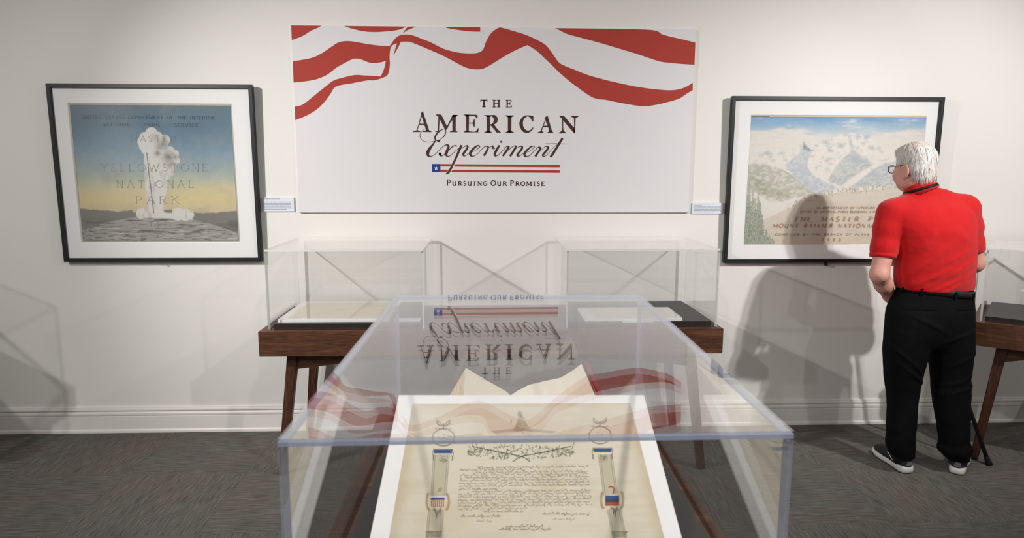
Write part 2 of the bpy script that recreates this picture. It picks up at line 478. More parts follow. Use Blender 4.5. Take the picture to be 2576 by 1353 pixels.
WID = {'I': .35, 'M': 1.15, 'W': 1.3, 'O': 1.0, 'J': .6, 'S': .68, 'E': .72, 'F': .68, 'L': .7, 'P': .72, 'B': .74, 'R': .8, '1': .4, ',': .3, '.': .3}
def glyph(pr, ch, x0, yb, w, h, thick, thin, serif=0.0, slant=0.0):
    """one letter with its base line at yb (y grows downward), box w x h"""
    T = lambda p: (x0 + p[0] * w + slant * p[1] * h, yb - p[1] * h)
    for pts, wt in GL.get(ch, []):
        wd = thin + (thick - thin) * wt
        P = [T(p) for p in pts]
        pr.stroke(P, wd, n=3, smooth=False)
        if serif:
            for e, q in ((pts[0], pts[1]), (pts[-1], pts[-2])):
                if (abs(e[1]) < .01 or abs(e[1] - 1) < .01) and abs(q[1] - e[1]) > .3 * abs(q[0] - e[0]) and ch not in 'OCGS':
                    a = T(e); pr.stroke([(a[0] - serif, a[1]), (a[0] + serif, a[1])], thin * 1.05, smooth=False)
def text_line(pr, s, xa, xb, yb, h, thick, thin, serif=0.0, slant=0.0, gap=.35, space=.7, dy=0.0):
    tot = sum((WID.get(c, .85) + gap) if c != ' ' else space for c in s) - gap
    k = (xb - xa) / tot; x = xa
    for c in s:
        if c == ' ': x += space * k; continue
        w = WID.get(c, .85) * k
        glyph(pr, c, x, yb + dy * (x - xa) / (xb - xa), w, h, thick, thin, serif, slant)
        x += w + gap * k

# ------------------------------------------------------------------ banner on the wall
BY = -.016
bx0, bx1, bz0, bz1 = -1.0795, 1.1857, 1.3116, 2.3459
banner = empty('exhibition_banner', (.053, 0, bz0), 'large white exhibition banner with red waving stripes and dark lettering on the wall', 'banner')
b = MB(); b.box(bx0, bx1, BY, -.001, bz0, bz1)
b.build('board', M['board'], banner, bevel=.0015)
def lay_banner(dy=.0006):
    def f(u, v):
        p = ony(u, v, BY - dy)
        return (min(max(p[0], bx0 + .0006), bx1 - .0006), p[1], min(max(p[2], bz0 + .0006), bz1 - .0006))
    return f
k = .2329
def c2(p): return (700 + p[0] * k, 30 + p[1] * k)
def c3(p): return (1180 + p[0] * k, 30 + p[1] * k)
R = [(2417, 765), (2415, 845), (2340, 890), (2260, 940), (2100, 985), (1980, 1010), (1900, 1017), (1800, 1010), (1600, 975), (1480, 950), (1400, 942), (1340, 925), (1270, 885), (1180, 820), (1080, 745), (970, 650), (900, 580), (800, 485), (730, 420), (632, 358), (580, 378), (480, 425), (380, 480), (260, 555), (180, 600), (125, 619), (40, 618)]
RT = [(350, 170), (500, 212), (620, 250), (730, 300), (830, 360), (900, 450), (970, 545), (1040, 585), (1130, 620), (1280, 680), (1450, 728), (1650, 775), (1800, 805), (1950, 828), (2100, 843), (2200, 845), (2280, 832), (2350, 805)]
LT = [(153, 533), (270, 515), (380, 490), (480, 440), (590, 365), (650, 330), (720, 315), (800, 318), (900, 335), (1000, 352), (1100, 363), (1205, 367), (1230, 330), (1270, 280), (1320, 250), (1380, 243), (1450, 252), (1550, 290), (1650, 330), (1780, 395), (1900, 430), (2000, 445), (2100, 448), (2160, 440), (2200, 420), (2220, 390), (2245, 320), (2290, 240), (2340, 195), (2380, 172)]
LB = [(2040, 605), (1980, 580), (1850, 510), (1740, 455), (1600, 395), (1480, 345), (1410, 322), (1325, 322), (1290, 390), (1262, 440), (1243, 467), (1260, 410), (1282, 338), (1240, 355), (1215, 385), (1205, 430), (1202, 500), (1205, 560), (1195, 640), (1175, 685), (1130, 710), (1040, 738), (960, 740), (800, 770), (625, 805), (560, 890), (500, 970), (430, 1040), (350, 1095), (280, 1130), (178, 1170), (173, 1022), (240, 1010), (300, 975), (380, 910), (480, 830), (590, 745), (680, 715), (820, 682), (920, 685), (1050, 693), (1105, 698), (1130, 650), (1150, 590), (1162, 528), (1100, 545), (1020, 553), (960, 540), (900, 515), (850, 505), (800, 510), (720, 550), (630, 600), (540, 670), (460, 710), (380, 735), (270, 752), (162, 763)]
stripes = [
 [c2(p) for p in [(120, 120), (500, 128), (430, 170), (350, 205), (280, 250), (200, 285), (135, 305)]],
 [c2(p) for p in [(660, 130), (1390, 142), (1340, 180), (1260, 200), (1150, 212), (1040, 217), (940, 212), (850, 195), (760, 170)]],
 [c2(p) for p in [(1420, 145), (1510, 148), (1440, 180), (1390, 200), (1340, 235), (1370, 195)]],
 [c2(p) for p in [(1765, 150), (2180, 156), (2182, 213), (2100, 212), (2000, 203), (1900, 188), (1830, 175)]],
 [c2(p) for p in LT] + [c3(p) for p in RT] + [c3(p) for p in R] + [c2(p) for p in LB],
 [c3(p) for p in [(933, 175), (1500, 182), (1978, 196), (2080, 240), (2180, 268), (2300, 295), (2450, 332), (2445, 571), (2300, 562), (2150, 548), (2060, 535), (1950, 500), (1800, 450), (1600, 390), (1450, 345), (1250, 290), (1080, 245), (1010, 215)]],
]
for st in stripes:
    pr = Print(lay_banner()); pr.smooth_poly(st, 4, 48); pr.build('stripe', M['red_ink'], banner)

ka = .0854
def cA(p): return (1030 + p[0] * ka, 240 + p[1] * ka)
def cB(p): return (1240 + p[0] * ka, 240 + p[1] * ka)
def rect(x0, y0, x1, y1): return [(x0, y0), (x1, y0), (x1, y1), (x0, y1)]
AM = {
 'A': (cA, [[(338, 590), (365, 620), (292, 832), (240, 1010), (245, 1035), (205, 1035), (270, 840)],
            [(395, 445), (415, 520), (440, 610), (540, 900), (580, 1032), (485, 1035), (478, 990), (428, 830), (360, 620), (335, 560), (325, 520), (365, 500)],
            [(280, 830), (435, 830), (445, 865), (275, 865)],
            [(105, 1076), (105, 1060), (205, 1025), (245, 1025), (325, 1058), (322, 1078)], [(393, 1076), (393, 1058), (485, 1028), (580, 1026), (650, 1062), (648, 1078)]]),
 'M': (cA, [[(770, 570), (785, 558), (900, 555), (935, 568), (960, 610), (1010, 710), (1110, 920), (1095, 1000), (1050, 1030), (1020, 950), (890, 700), (850, 630), (800, 590)],
            [(852, 630), (888, 695), (870, 1040), (835, 1040)], [(760, 1075), (760, 1060), (835, 1033), (872, 1033), (920, 1050), (890, 1076)],
            [(1265, 580), (1260, 735), (1200, 800), (1110, 985), (1085, 1010), (1098, 915), (1220, 690)], [(1265, 575), (1365, 575), (1360, 1045), (1265, 1045)],
            [(1265, 568), (1425, 570), (1420, 590), (1365, 635), (1265, 630)], [(1190, 1080), (1190, 1062), (1265, 1038), (1360, 1038), (1420, 1070), (1415, 1082)]]),
 'E': (cA, [[(1670, 565), (1755, 570), (1745, 1070), (1675, 1070)], [(1595, 568), (1605, 558), (1990, 568), (2005, 600), (2005, 680), (1985, 685), (1930, 605), (1755, 597), (1670, 630), (1640, 590)],
            [(1745, 800), (1850, 800), (1880, 780), (1895, 705), (1925, 705), (1925, 925), (1895, 920), (1875, 840), (1850, 828), (1745, 828)],
            [(1600, 1085), (1600, 1065), (1675, 1040), (1745, 1052), (1900, 1070), (1950, 1060), (2030, 955), (2040, 970), (2025, 1085)]]),
 'R': (cA, [[(2270, 580), (2370, 585), (2370, 1085), (2275, 1085)], [(2190, 590), (2205, 578), (2370, 580), (2370, 625), (2270, 632), (2255, 610)],
            [(2205, 1100), (2205, 1075), (2275, 1053), (2370, 1053), (2435, 1080), (2430, 1095)],
            [(2365, 580), (2500, 572), (2545, 590), (2585, 640), (2600, 700), (2590, 770), (2555, 820), (2490, 855), (2400, 865), (2365, 865), (2365, 845), (2420, 845), (2465, 800), (2490, 720), (2470, 655), (2420, 615), (2365, 628)],
            [(2400, 855), (2490, 850), (2560, 950), (2640, 1040), (2690, 1080), (2690, 1095), (2560, 1090), (2510, 1010), (2380, 875)]]),
 'I': (cB, [[(440, 590), (545, 590), (540, 1085), (440, 1085)], [(360, 600), (375, 582), (490, 592), (605, 582), (620, 597), (605, 612), (545, 645), (440, 645)], [(365, 1090), (440, 1048), (545, 1048), (622, 1085), (615, 1098), (370, 1103)]]),
 'C': (cB, [[(1190, 590), (1140, 600), (1060, 585), (960, 585), (880, 630), (810, 710), (775, 820), (790, 920), (840, 1020), (900, 1080), (980, 1102), (1060, 1095), (1130, 1050), (1180, 990), (1192, 945), (1170, 940), (1130, 1000), (1080, 1030), (1000, 1030), (930, 980), (890, 900), (880, 810), (900, 720), (950, 650), (1010, 615), (1060, 625), (1120, 690), (1165, 765), (1190, 765)]]),
 'a': (cB, [[(1530, 740), (1550, 750), (1490, 890), (1450, 1000), (1445, 1060), (1405, 1060), (1420, 1010), (1470, 880)],
            [(1610, 590), (1640, 690), (1700, 920), (1745, 1050), (1660, 1060), (1640, 980), (1610, 890), (1550, 745), (1528, 690), (1535, 640), (1570, 620)],
            [(1480, 888), (1615, 890), (1625, 935), (1465, 935)], [(1315, 1090), (1405, 1048), (1445, 1048), (1497, 1090), (1490, 1108), (1325, 1110)], [(1600, 1092), (1660, 1048), (1745, 1045), (1785, 1100), (1775, 1110), (1605, 1108)]]),
 'N': (cB, [[(1955, 605), (1975, 595), (2090, 605), (2110, 620), (2370, 930), (2420, 1060), (2410, 1110), (2390, 1112), (2080, 750), (2040, 690), (1970, 630)],
            [(2040, 680), (2070, 740), (2070, 950), (2085, 1050), (2030, 1050), (2042, 950)], [(1940, 1100), (1955, 1085), (2030, 1043), (2085, 1043), (2155, 1095), (2145, 1112), (1950, 1117)],
            [(2385, 650), (2435, 650), (2425, 950), (2418, 1110), (2395, 1110), (2372, 930), (2395, 920)], [(2290, 610), (2305, 597), (2515, 597), (2530, 610), (2500, 635), (2435, 668), (2390, 668), (2330, 640)]]),
}
for ch, (fn, polys) in AM.items():
    pr = Print(lay_banner(.0007))
    for q in polys: pr.poly([fn(p) for p in q])
    pr.build('letter', M['brown_ink'], banner)
THE = [[('A', [(2090, 125), (2295, 122), (2295, 185), (2280, 185), (2260, 150), (2110, 150), (2095, 185), (2083, 180)]), ('A', rect(2168, 130, 2222, 335)), ('A', [(2135, 348), (2140, 332), (2168, 320), (2222, 320), (2250, 338), (2245, 350)])],
       [('B', rect(10, 130, 55, 350)), ('B', rect(150, 130, 195, 350)), ('B', rect(-15, 128, 90, 146)), ('B', rect(115, 128, 218, 146)), ('B', rect(-15, 334, 90, 352)), ('B', rect(115, 334, 220, 352)), ('B', rect(50, 227, 155, 246))],
       [('B', rect(400, 130, 440, 345)), ('B', [(375, 128), (545, 132), (550, 185), (535, 185), (515, 150), (375, 146)]), ('B', rect(440, 230, 505, 248)), ('B', rect(495, 190, 514, 285)), ('B', [(375, 352), (378, 336), (520, 335), (550, 295), (565, 300), (550, 352)])]]
for lt in THE:
    pr = Print(lay_banner(.0007))
    for c, q in lt: pr.poly([(cA if c == 'A' else cB)(p) for p in q])
    pr.build('letter', M['brown_ink'], banner)
ks = .07764
def lay_script(u, v): return lay_banner(.0008)(1050 + u * ks, 340 + v * ks)
X2 = 2447
script = {
 'E': [[(259, -205, 8), (183, -166, 10), (116, -89, 13), (83, -1, 14), (85, 40, 16), (110, 110, 16), (180, 180, 16), (280, 215, 16), (380, 222, 16), (480, 210, 16), (560, 190, 18), (600, 175, 20)],
       [(735, 140, 10), (800, 90, 18), (865, 30, 28), (908, -57, 28), (922, -140, 22), (898, -188, 16), (842, -199, 16), (765, -166, 28), (677, -100, 44), (605, -12, 50), (565, 64, 50), (572, 120, 42), (600, 165, 30)],
       [(600, 170, 20), (560, 215, 35), (500, 300, 55), (430, 390, 80), (370, 480, 100), (335, 570, 100), (340, 640, 85), (380, 685, 50), (440, 685, 25), (510, 655, 15), (600, 590, 15), (700, 490, 15), (800, 390, 16), (880, 330, 22)]],
 'x': [[(880, 330, 22), (950, 310, 35), (1000, 330, 55), (1005, 390, 75), (975, 470, 80), (945, 560, 85), (930, 620, 75), (955, 675, 45), (1010, 685, 25), (1080, 650, 15), (1160, 580, 15), (1260, 490, 15), (1350, 410, 15)],
       [(740, 565, 60), (725, 610, 72), (745, 660, 50), (800, 670, 25), (860, 630, 20), (915, 580, 16)], [(1000, 510, 16), (1060, 440, 22), (1120, 380, 30), (1180, 345, 32), (1240, 338, 36), (1285, 352, 30)]],
 'p': [[(1430, 320, 70), (1400, 390, 75), (1350, 500, 72), (1290, 640, 68), (1210, 820, 64), (1130, 980, 66), (1060, 1120, 70), (1000, 1210, 66), (960, 1240, 50), (925, 1255, 30)],
       [(1440, 435, 14), (1510, 375, 16), (1580, 340, 40), (1625, 355, 60), (1620, 410, 62), (1570, 490, 66), (1510, 570, 72), (1485, 630, 65), (1510, 670, 40), (1560, 665, 20), (1620, 620, 15), (1690, 560, 15)]],
 'e': [[(1770, 545, 14), (1850, 510, 14), (1940, 450, 16), (2010, 390, 22), (2020, 350, 25), (1970, 335, 40), (1890, 370, 55), (1800, 450, 65), (1730, 540, 80), (1710, 610, 80), (1735, 665, 55), (1800, 680, 26), (1880, 655, 15), (1980, 570, 15), (2080, 460, 15), (2170, 375, 18)]],
 'r': [[(2170, 375, 18), (2240, 355, 35), (2290, 375, 50), (2280, 440, 55), (2230, 540, 62), (2175, 630, 66), (2150, 665, 70)], [(2310, 410, 14), (2370, 370, 18), (2430, 345, 45), (2445, 380, 55), (2440, 420, 45), (2480, 440, 20), (2567, 395, 14)]],
 'i': [[(X2 + a, b_, w) for a, b_, w in [(210, 325, 55), (150, 430, 70), (90, 530, 75), (55, 620, 70), (75, 670, 45), (130, 665, 22), (210, 610, 15), (300, 510, 15), (380, 430, 15)]]],
 'm': [[(X2 + a, b_, w) for a, b_, w in [(380, 430, 15), (450, 365, 22), (510, 360, 50), (505, 400, 65), (450, 490, 66), (380, 590, 66), (320, 675, 66)]],
       [(X2 + a, b_, w) for a, b_, w in [(490, 500, 12), (570, 425, 14), (650, 360, 18), (710, 345, 40), (740, 370, 60), (710, 440, 66), (650, 540, 66), (590, 630, 66), (548, 680, 70)]],
       [(X2 + a, b_, w) for a, b_, w in [(760, 440, 12), (820, 385, 16), (890, 355, 35), (945, 375, 60), (940, 430, 62), (880, 520, 64), (815, 600, 64), (790, 650, 60), (830, 680, 36), (880, 665, 20), (940, 620, 15), (1000, 570, 15)]]],
 'e2': [[(X2 + a, b_, w) for a, b_, w in [(1110, 555, 12), (1190, 515, 12), (1290, 440, 14), (1345, 385, 18), (1325, 355, 22), (1250, 365, 36), (1150, 440, 52), (1060, 540, 70), (1020, 620, 75), (1050, 680, 55), (1120, 690, 28), (1200, 650, 16), (1290, 560, 15), (1390, 460, 16)]]],
 'n': [[(X2 + a, b_, w) for a, b_, w in [(1390, 460, 16), (1470, 390, 30), (1530, 400, 55), (1520, 470, 64), (1460, 560, 64), (1400, 650, 66), (1370, 690, 66)]],
       [(X2 + a, b_, w) for a, b_, w in [(1550, 490, 12), (1620, 425, 14), (1700, 370, 20), (1760, 365, 45), (1790, 395, 60), (1760, 460, 64), (1690, 550, 64), (1625, 630, 62), (1620, 675, 44), (1680, 680, 22), (1750, 635, 14), (1850, 530, 13), (1960, 400, 13), (2070, 300, 13)]]],
 't': [[(X2 + a, b_, w) for a, b_, w in [(2255, 100, 70), (2190, 200, 72), (2110, 330, 74), (2020, 480, 74), (1930, 620, 76), (1865, 705, 72)]], [(X2 + 1690, 280, 20), (X2 + 2050, 275, 20), (X2 + 2400, 285, 16)]],
}
for ch, sts in script.items():
    pr = Print(lay_script)
    for q in sts: pr.stroke(q, n=6)
    if ch == 'E': pr.poly([(600, 170), (735, 132), (742, 165), (710, 235), (690, 235)])
    if ch == 'i': pr.disc(X2 + 265, 215, 34)
    if ch == 'x': pr.disc(735, 605, 38)
    pr.build('letter', M['brown_ink'], banner)
pr = Print(lambda u, v: lay_banner(.0006)(1050 + u * ks, 340 + v * ks)); pr.poly(rect(475, 932, 745, 1195)); pr.build('canton', M['blue_ink'], banner)
pr = Print(lambda u, v: lay_banner(.0010)(1050 + u * ks, 340 + v * ks))
pr.poly([(607 + (74 if q % 2 == 0 else 29) * math.sin(q * math.pi / 5), 1072 - (74 if q % 2 == 0 else 29) * math.cos(q * math.pi / 5)) for q in range(10)]); pr.build('star', M['white_ink'], banner)
for q in ([(745, 934), (1095, 937), (1062, 1017), (745, 1015)], [(1225, 940), (4612, 962), (4612, 1044), (1185, 1021)], [(745, 1115), (1005, 1115), (963, 1196), (745, 1195)], [(1140, 1118), (4612, 1135), (4612, 1220), (1095, 1196)]):
    pr = Print(lambda u, v: lay_banner(.0006)(1050 + u * ks, 340 + v * ks)); pr.poly(q); pr.build('flag_bar', M['red_ink'], banner)
kp = .11646
for ch, x0, x1, top in [('P', 205, 295, 103), ('U', 325, 415, 132), ('R', 452, 535, 132), ('S', 560, 622, 132), ('U', 655, 745, 133), ('I', 780, 832, 133), ('N', 865, 965, 134), ('G', 990, 1080, 134), ('O', 1155, 1265, 113), ('U', 1295, 1380, 135), ('R', 1415, 1505, 136), ('P', 1575, 1660, 115), ('R', 1690, 1775, 137), ('O', 1800, 1895, 137), ('M', 1920, 2040, 138), ('I', 2070, 2120, 138), ('S', 2155, 2215, 138), ('E', 2245, 2335, 138)]:
    pr = Print(lambda u, v: lay_banner(.0007)(1100 + u * kp, 440 + v * kp))
    yb = 230 + 10 * (x0 - 205) / 2000
    glyph(pr, ch, x0 + 6, yb - 4, x1 - x0 - 12, yb - 8 - top, 22, 10, 14 if ch != 'I' else 22)
    pr.build('letter', M['brown_ink'], banner)

# ------------------------------------------------------------------ painted sheets: colours per vertex of a fine grid
def vnoise(X, Y, seed=0):
    xi, yi = np.floor(X).astype(np.int64), np.floor(Y).astype(np.int64)
    fx, fy = X - xi, Y - yi
    fx, fy = fx * fx * (3 - 2 * fx), fy * fy * (3 - 2 * fy)
    def hsh(a, b_):
        n = (a * 374761393 + b_ * 668265263 + seed * 974711) & 0x7fffffff
        n = ((n ^ (n >> 13)) * 1274126177) & 0x7fffffff
        return ((n ^ (n >> 16)) & 0xffff) / 65535.0
    return (hsh(xi, yi) * (1 - fx) + hsh(xi + 1, yi) * fx) * (1 - fy) + (hsh(xi, yi + 1) * (1 - fx) + hsh(xi + 1, yi + 1) * fx) * fy
def fbm(X, Y, seed=0, o=4):
    s = 0; a = .5; t = 0
    for i in range(o):
        s = s + a * vnoise(X * 2 ** i, Y * 2 ** i, seed + i); t += a; a *= .55
    return s / t
def sm(e0, e1, x):
    t = np.clip((x - e0) / (e1 - e0), 0, 1); return t * t * (3 - 2 * t)
def inpoly(X, Y, P):
    r = np.zeros(X.shape, bool); n = len(P)
    for i in range(n):
        (x0, y0), (x1, y1) = P[i], P[(i + 1) % n]
        if y0 == y1: continue
        c = ((Y >= y0) != (Y >= y1)) & (X < (x1 - x0) * (Y - y0) / (y1 - y0) + x0)
        r ^= c
    return r
def blur(A, n):
    for _ in range(n):
        B = A.copy()
        B[1:-1] = (A[:-2] + 2 * A[1:-1] + A[2:]) / 4; A = B.copy()
        A[:, 1:-1] = (B[:, :-2] + 2 * B[:, 1:-1] + B[:, 2:]) / 4
    return A
def over(img, col, a):
    a = np.clip(a, 0, 1)[..., None]; return img * (1 - a) + np.array(col, float) * a
def polymask(X, Y, P, soft=2): return blur(inpoly(X, Y, P).astype(float), soft)
def lin(img):
    c = np.clip(img, 0, 255) / 255
    return np.where(c <= .04045, c / 12.92, ((c + .055) / 1.055) ** 2.4)
def painted(name, q, img, parent, gain=1.0, sat=.78):
    """q: corners TL TR BR BL in the world; img[row, col] in display values"""
    H, W = img.shape[:2]
    g_ = img.mean(-1, keepdims=True); img = g_ + (img - g_) * sat
    u = np.linspace(0, 1, W)[None, :, None]; v = np.linspace(0, 1, H)[:, None, None]
    TL, TR, BR, BL = [np.asarray(p, float) for p in q]
    V = ((TL * (1 - u) + TR * u) * (1 - v) + (BL * (1 - u) + BR * u) * v).reshape(-1, 3)
    i = (np.arange(H - 1)[:, None] * W + np.arange(W - 1)[None]).ravel()
    F = np.stack([i, i + W, i + W + 1, i + 1], 1)
    o = mesh_np(name, V, F, M['paint'], parent, smooth=False)
    c = np.ones((H * W, 4), np.float32); c[:, :3] = np.clip(lin(img).reshape(-1, 3) * gain, 0, .9)
    at = o.data.color_attributes.new('Col', 'FLOAT_COLOR', 'POINT')
    at.data.foreach_set('color', c.ravel())
    return o

def geyser_sheet(W=430, H=362):
    # frame of reference: zoomed picture units, sheet corners fall at TL(420,265) TR(1440,275) BR(1487,1135) BL(497,1135)
    u, v = np.meshgrid(np.linspace(0, 1, W), np.linspace(0, 1, H))
    X = (420 * (1 - v) + 497 * v) * (1 - u) + (1440 * (1 - v) + 1487 * v) * u
    Y = (265 * (1 - u) + 275 * u) * (1 - v) + 1135 * v
    n = fbm(X / 60, Y / 60, 3, 4) - .5; g = rng.normal(0, 1, X.shape)
    ys = np.array([280, 340, 420, 520, 600, 680, 740, 800, 860, 915])
    cs = np.array([(108, 128, 138), (100, 126, 142), (96, 126, 148), (112, 142, 162), (132, 156, 170), (152, 168, 168), (178, 182, 160), (206, 192, 146), (214, 194, 140), (204, 186, 142)], float)
    img = np.stack([np.interp(Y + n * 60, ys, cs[:, k]) for k in range(3)], -1)
    img = over(img, (150, 150, 148), sm(.55, .8, fbm(X / 170, Y / 120, 9)) * .3)
    # hills
    hl = 912 + 10 * np.sin(X / 90) + 14 * (X > 820) + fbm(X / 40, Y * 0, 5) * 16
    img = over(img, (120, 119, 114), sm(-4, 6, Y - hl) * .92)
    img = over(img, (96, 95, 90), sm(30, 90, Y - hl) * sm(.35, .7, fbm(X / 90, Y / 25, 6)) * .7)
    # mound with dashes
    md = 962 + ((X - 960) / 520) ** 2 * 118
    mk = sm(-3, 4, Y - md)
    img = over(img, (158, 155, 146), mk)
    dash = fbm(X / 46, Y / 5.0, 12, 4)
    img = over(img, (92, 92, 90), mk * sm(.5, .72, dash) * .8)
    img = over(img, (205, 201, 192), mk * sm(.58, .8, fbm(X / 60, Y / 6.0, 22, 3)) * .6)
    # steam column
    colp = [(888, 570), (905, 560), (1000, 560), (1080, 640), (1075, 690), (1035, 740), (1025, 820), (1000, 880), (1010, 940), (1185, 950), (1185, 985), (840, 970), (850, 935), (905, 930), (895, 800)]
    cm = polymask(X, Y, colp, 2)
    puffs = [(935, 455, 38), (895, 480, 34), (878, 505, 30), (885, 535, 26), (900, 555, 28), (975, 470, 26), (1015, 495, 34), (960, 520, 60), (1050, 560, 26), (1080, 580, 24), (1085, 620, 24), (1040, 610, 46), (1000, 560, 50), (1050, 690, 26), (870, 945, 34), (1140, 955, 38), (1175, 955, 20), (1095, 950, 40), (1000, 650, 60), (960, 640, 60)]
    d = np.full(X.shape, 1e9)
    for x, y, r in puffs: d = np.minimum(d, np.hypot(X - x, Y - y) - r)
    cloud = np.maximum(cm, sm(3, -3, d))
    img = over(img, (208, 204, 198), cloud)
    sh = np.zeros(X.shape)
    for x, y, r, a in [(1000, 525, 62, .55), (1040, 600, 62, .62), (972, 575, 30, .6), (1075, 600, 34, .5), (1012, 490, 34, .45), (960, 480, 44, .3), (1050, 640, 50, .5), (985, 545, 40, .4), (1070, 690, 26, .3)]:
        sh = np.maximum(sh, a * np.exp(-(np.hypot(X - x, Y - y) / (r * .62)) ** 2))
    sh *= .35 + 1.3 * fbm(X / 18, Y / 18, 31)
    img = over(img, (112, 112, 108), cloud * sh)
    img = over(img, (168, 164, 156), cloud * sm(.52, .75, fbm(X / 22, Y / 60, 41)) * sm(600, 700, Y) * .5)
    line = np.abs(X - np.interp(Y, [570, 700, 800, 940], [906, 918, 930, 945]))
    img = over(img, (86, 90, 92), sm(4.5, 1.5, line) * (Y > 570) * (Y < 945) * .7)
    # paper margin and rules
    e = np.minimum.reduce([u * 1020, (1 - u) * 1020, v * 860, (1 - v) * 860])
    img = over(img, (186, 182, 172), e < 18)
    img = over(img, (116, 112, 104), (np.abs(e - 17) < 1.6) + (np.abs(e - 1) < 1.4))
    img += g[..., None] * 3.0
    return img
def rainier_sheet(W=450, H=338):
    # zoomed picture units, sheet corners TL(102,28) TR(1740,45) BR(1690,1262) BL(45,1266)
    u, v = np.meshgrid(np.linspace(0, 1, W), np.linspace(0, 1, H))
    X = (102 * (1 - v) + 45 * v) * (1 - u) + (1740 * (1 - v) + 1690 * v) * u
    Y = (28 * (1 - u) + 45 * u) * (1 - v) + (1266 * (1 - u) + 1262 * u) * v
    g = rng.normal(0, 1, X.shape)
    cl = fbm(X / 260, Y / 70, 5, 5)
    img = np.zeros(X.shape + (3,)) + np.array((216, 211, 203.0))
    img = over(img, (122, 168, 206), sm(300, 60, Y) * sm(.36, .62, cl + sm(220, 60, Y) * .12))
    img = over(img, (98, 152, 200), sm(150, 60, Y) * sm(.52, .68, cl) * .7)
    img = over(img, (222, 217, 210), sm(.5, .75, fbm(X / 300, Y / 60, 15)) * .55 * sm(60, 240, Y))
    mass = [(150, 420), (270, 362), (330, 402), (400, 380), (500, 350), (560, 310), (600, 278), (640, 330), (700, 352), (725, 318), (770, 300), (850, 248), (1000, 202), (1060, 205), (1110, 215), (1200, 240), (1350, 350), (1450, 372), (1700, 440), (1700, 760), (60, 760), (60, 470)]
    mm = polymask(X, Y, mass, 3)
    img = over(img, (221, 214, 205), mm * .85)
    ri = fbm(X / 50 + Y / 70, Y / 38 - X / 110, 25, 5)
    img = over(img, (164, 178, 192), mm * sm(.5, .7, ri) * .55)
    def reg(P, col, a, seed=1, tex=.35, soft=4):
        nonlocal img
        m = polymask(X, Y, P, soft); t = fbm(X / 26 + Y / 60, Y / 22, seed, 4)
        img = over(img, col, m * (a * (1 - tex) + a * tex * 2 * sm(.35, .7, t)))
    reg([(1005, 205), (1040, 240), (1060, 350), (1150, 420), (1250, 480), (1130, 480), (1040, 400)], (150, 170, 186), .55, 3)
    reg([(600, 285), (645, 335), (690, 372), (640, 440), (640, 520), (690, 590), (770, 640), (840, 670), (940, 720), (720, 775), (560, 640), (440, 520), (480, 460), (560, 400)], (164, 180, 196), .8, 4)
    reg([(600, 280), (625, 330), (690, 372), (640, 366), (600, 350)], (104, 122, 132), .8, 5)
    reg([(1060, 362), (1150, 440), (1250, 505), (1130, 570), (960, 700), (840, 640), (900, 520), (980, 430)], (158, 170, 176), .75, 6)
    reg([(1040, 712), (1200, 590), (1330, 500), (1440, 472), (1700, 452), (1700, 690), (1300, 700)], (156, 172, 182), .72, 7)
    for x, y, r in [(800, 290, 34), (940, 325, 30), (860, 370, 26), (820, 460, 26), (1155, 300, 24), (1230, 340, 30), (1190, 240, 26), (720, 320, 20), (270, 385, 30), (395, 390, 20), (1070, 440, 40), (1110, 240, 20)]:
        img = over(img, (142, 160, 178), sm(r, r * .2, np.hypot((X - x) / 1.5, Y - y)) * .55 * (.4 + fbm(X / 10, Y / 10, 77)))
    reg([(85, 490), (200, 488), (350, 520), (450, 560), (570, 650), (720, 770), (560, 800), (430, 830), (300, 850), (80, 700)], (168, 170, 152), .8, 8, .6)
    reg([(85, 580), (250, 660), (420, 760), (520, 800), (400, 850), (200, 760)], (150, 152, 122), .7, 9, .6)
    img = over(img, (214, 213, 210), sm(90, 10, np.abs(Y - (900 - X * .12))) * sm(620, 300, X) * .6)
    bx = [45, 300, 500, 650, 800, 1000, 1200, 1450, 1740]; by = [1100, 985, 888, 815, 780, 748, 738, 702, 640]
    bl = np.interp(X, bx, by)
    img = over(img, (206, 195, 178), sm(-6, 10, Y - bl))
    img = over(img, (190, 180, 164), sm(10, 60, Y - bl) * sm(.45, .75, fbm(X / 160, Y / 26, 55)) * .5)
    img = over(img, (206, 186, 148), sm(1150, 1262, Y) * .55)
    tuft = sm(.5, .72, fbm(X / 9, Y / 22, 66, 3)) * sm(46, 6, np.abs(Y - bl + 4)) * sm(420, 560, X)
    img = over(img, (142, 134, 96), tuft * .85)
    # firs on the left
    fir = np.full(X.shape, -99.0)
    for x, top, w in [(100, 600, 42), (138, 735, 30), (160, 800, 30), (188, 765, 40), (208, 850, 34), (72, 700, 40), (228, 960, 32), (268, 1110, 30), (122, 880, 50), (62, 820, 50), (330, 1190, 26), (175, 940, 44), (300, 1160, 24), (90, 1000, 60), (215, 1080, 50), (150, 1060, 60)]:
        t = (Y - top) / (1270 - top); saw = ((Y - top) / (16 + 8 * np.clip(t, 0, 1))) % 1.0
        fir = np.maximum(fir, np.where(t > 0, (4 + w * np.clip(t, 0, 1) ** .75) * (.62 + .5 * saw) - np.abs(X - x), -99))
    tex = fbm(X / 8, Y / 13, 88, 3)
    fm = sm(-3, 5, fir + (tex - .5) * 14) * .85
    img = over(img, (158, 160, 138), fm)
    img = over(img, (112, 134, 126), fm * sm(.35, .68, tex) * sm(560, 1050, Y + (200 - X)) * .8)
    img = over(img, (198, 192, 170), fm * sm(.58, .75, fbm(X / 6, Y / 9, 99, 2)) * .5)
    img = over(img, (218, 211, 200), sm(180, 330, Y) * sm(1000, 760, Y) * .22)
    # sheet margin
    top = (Y - (28 + 17 * u)); bot = 1262 - Y
    img = over(img, (206, 194, 172), (top < 24) + (bot < 10))
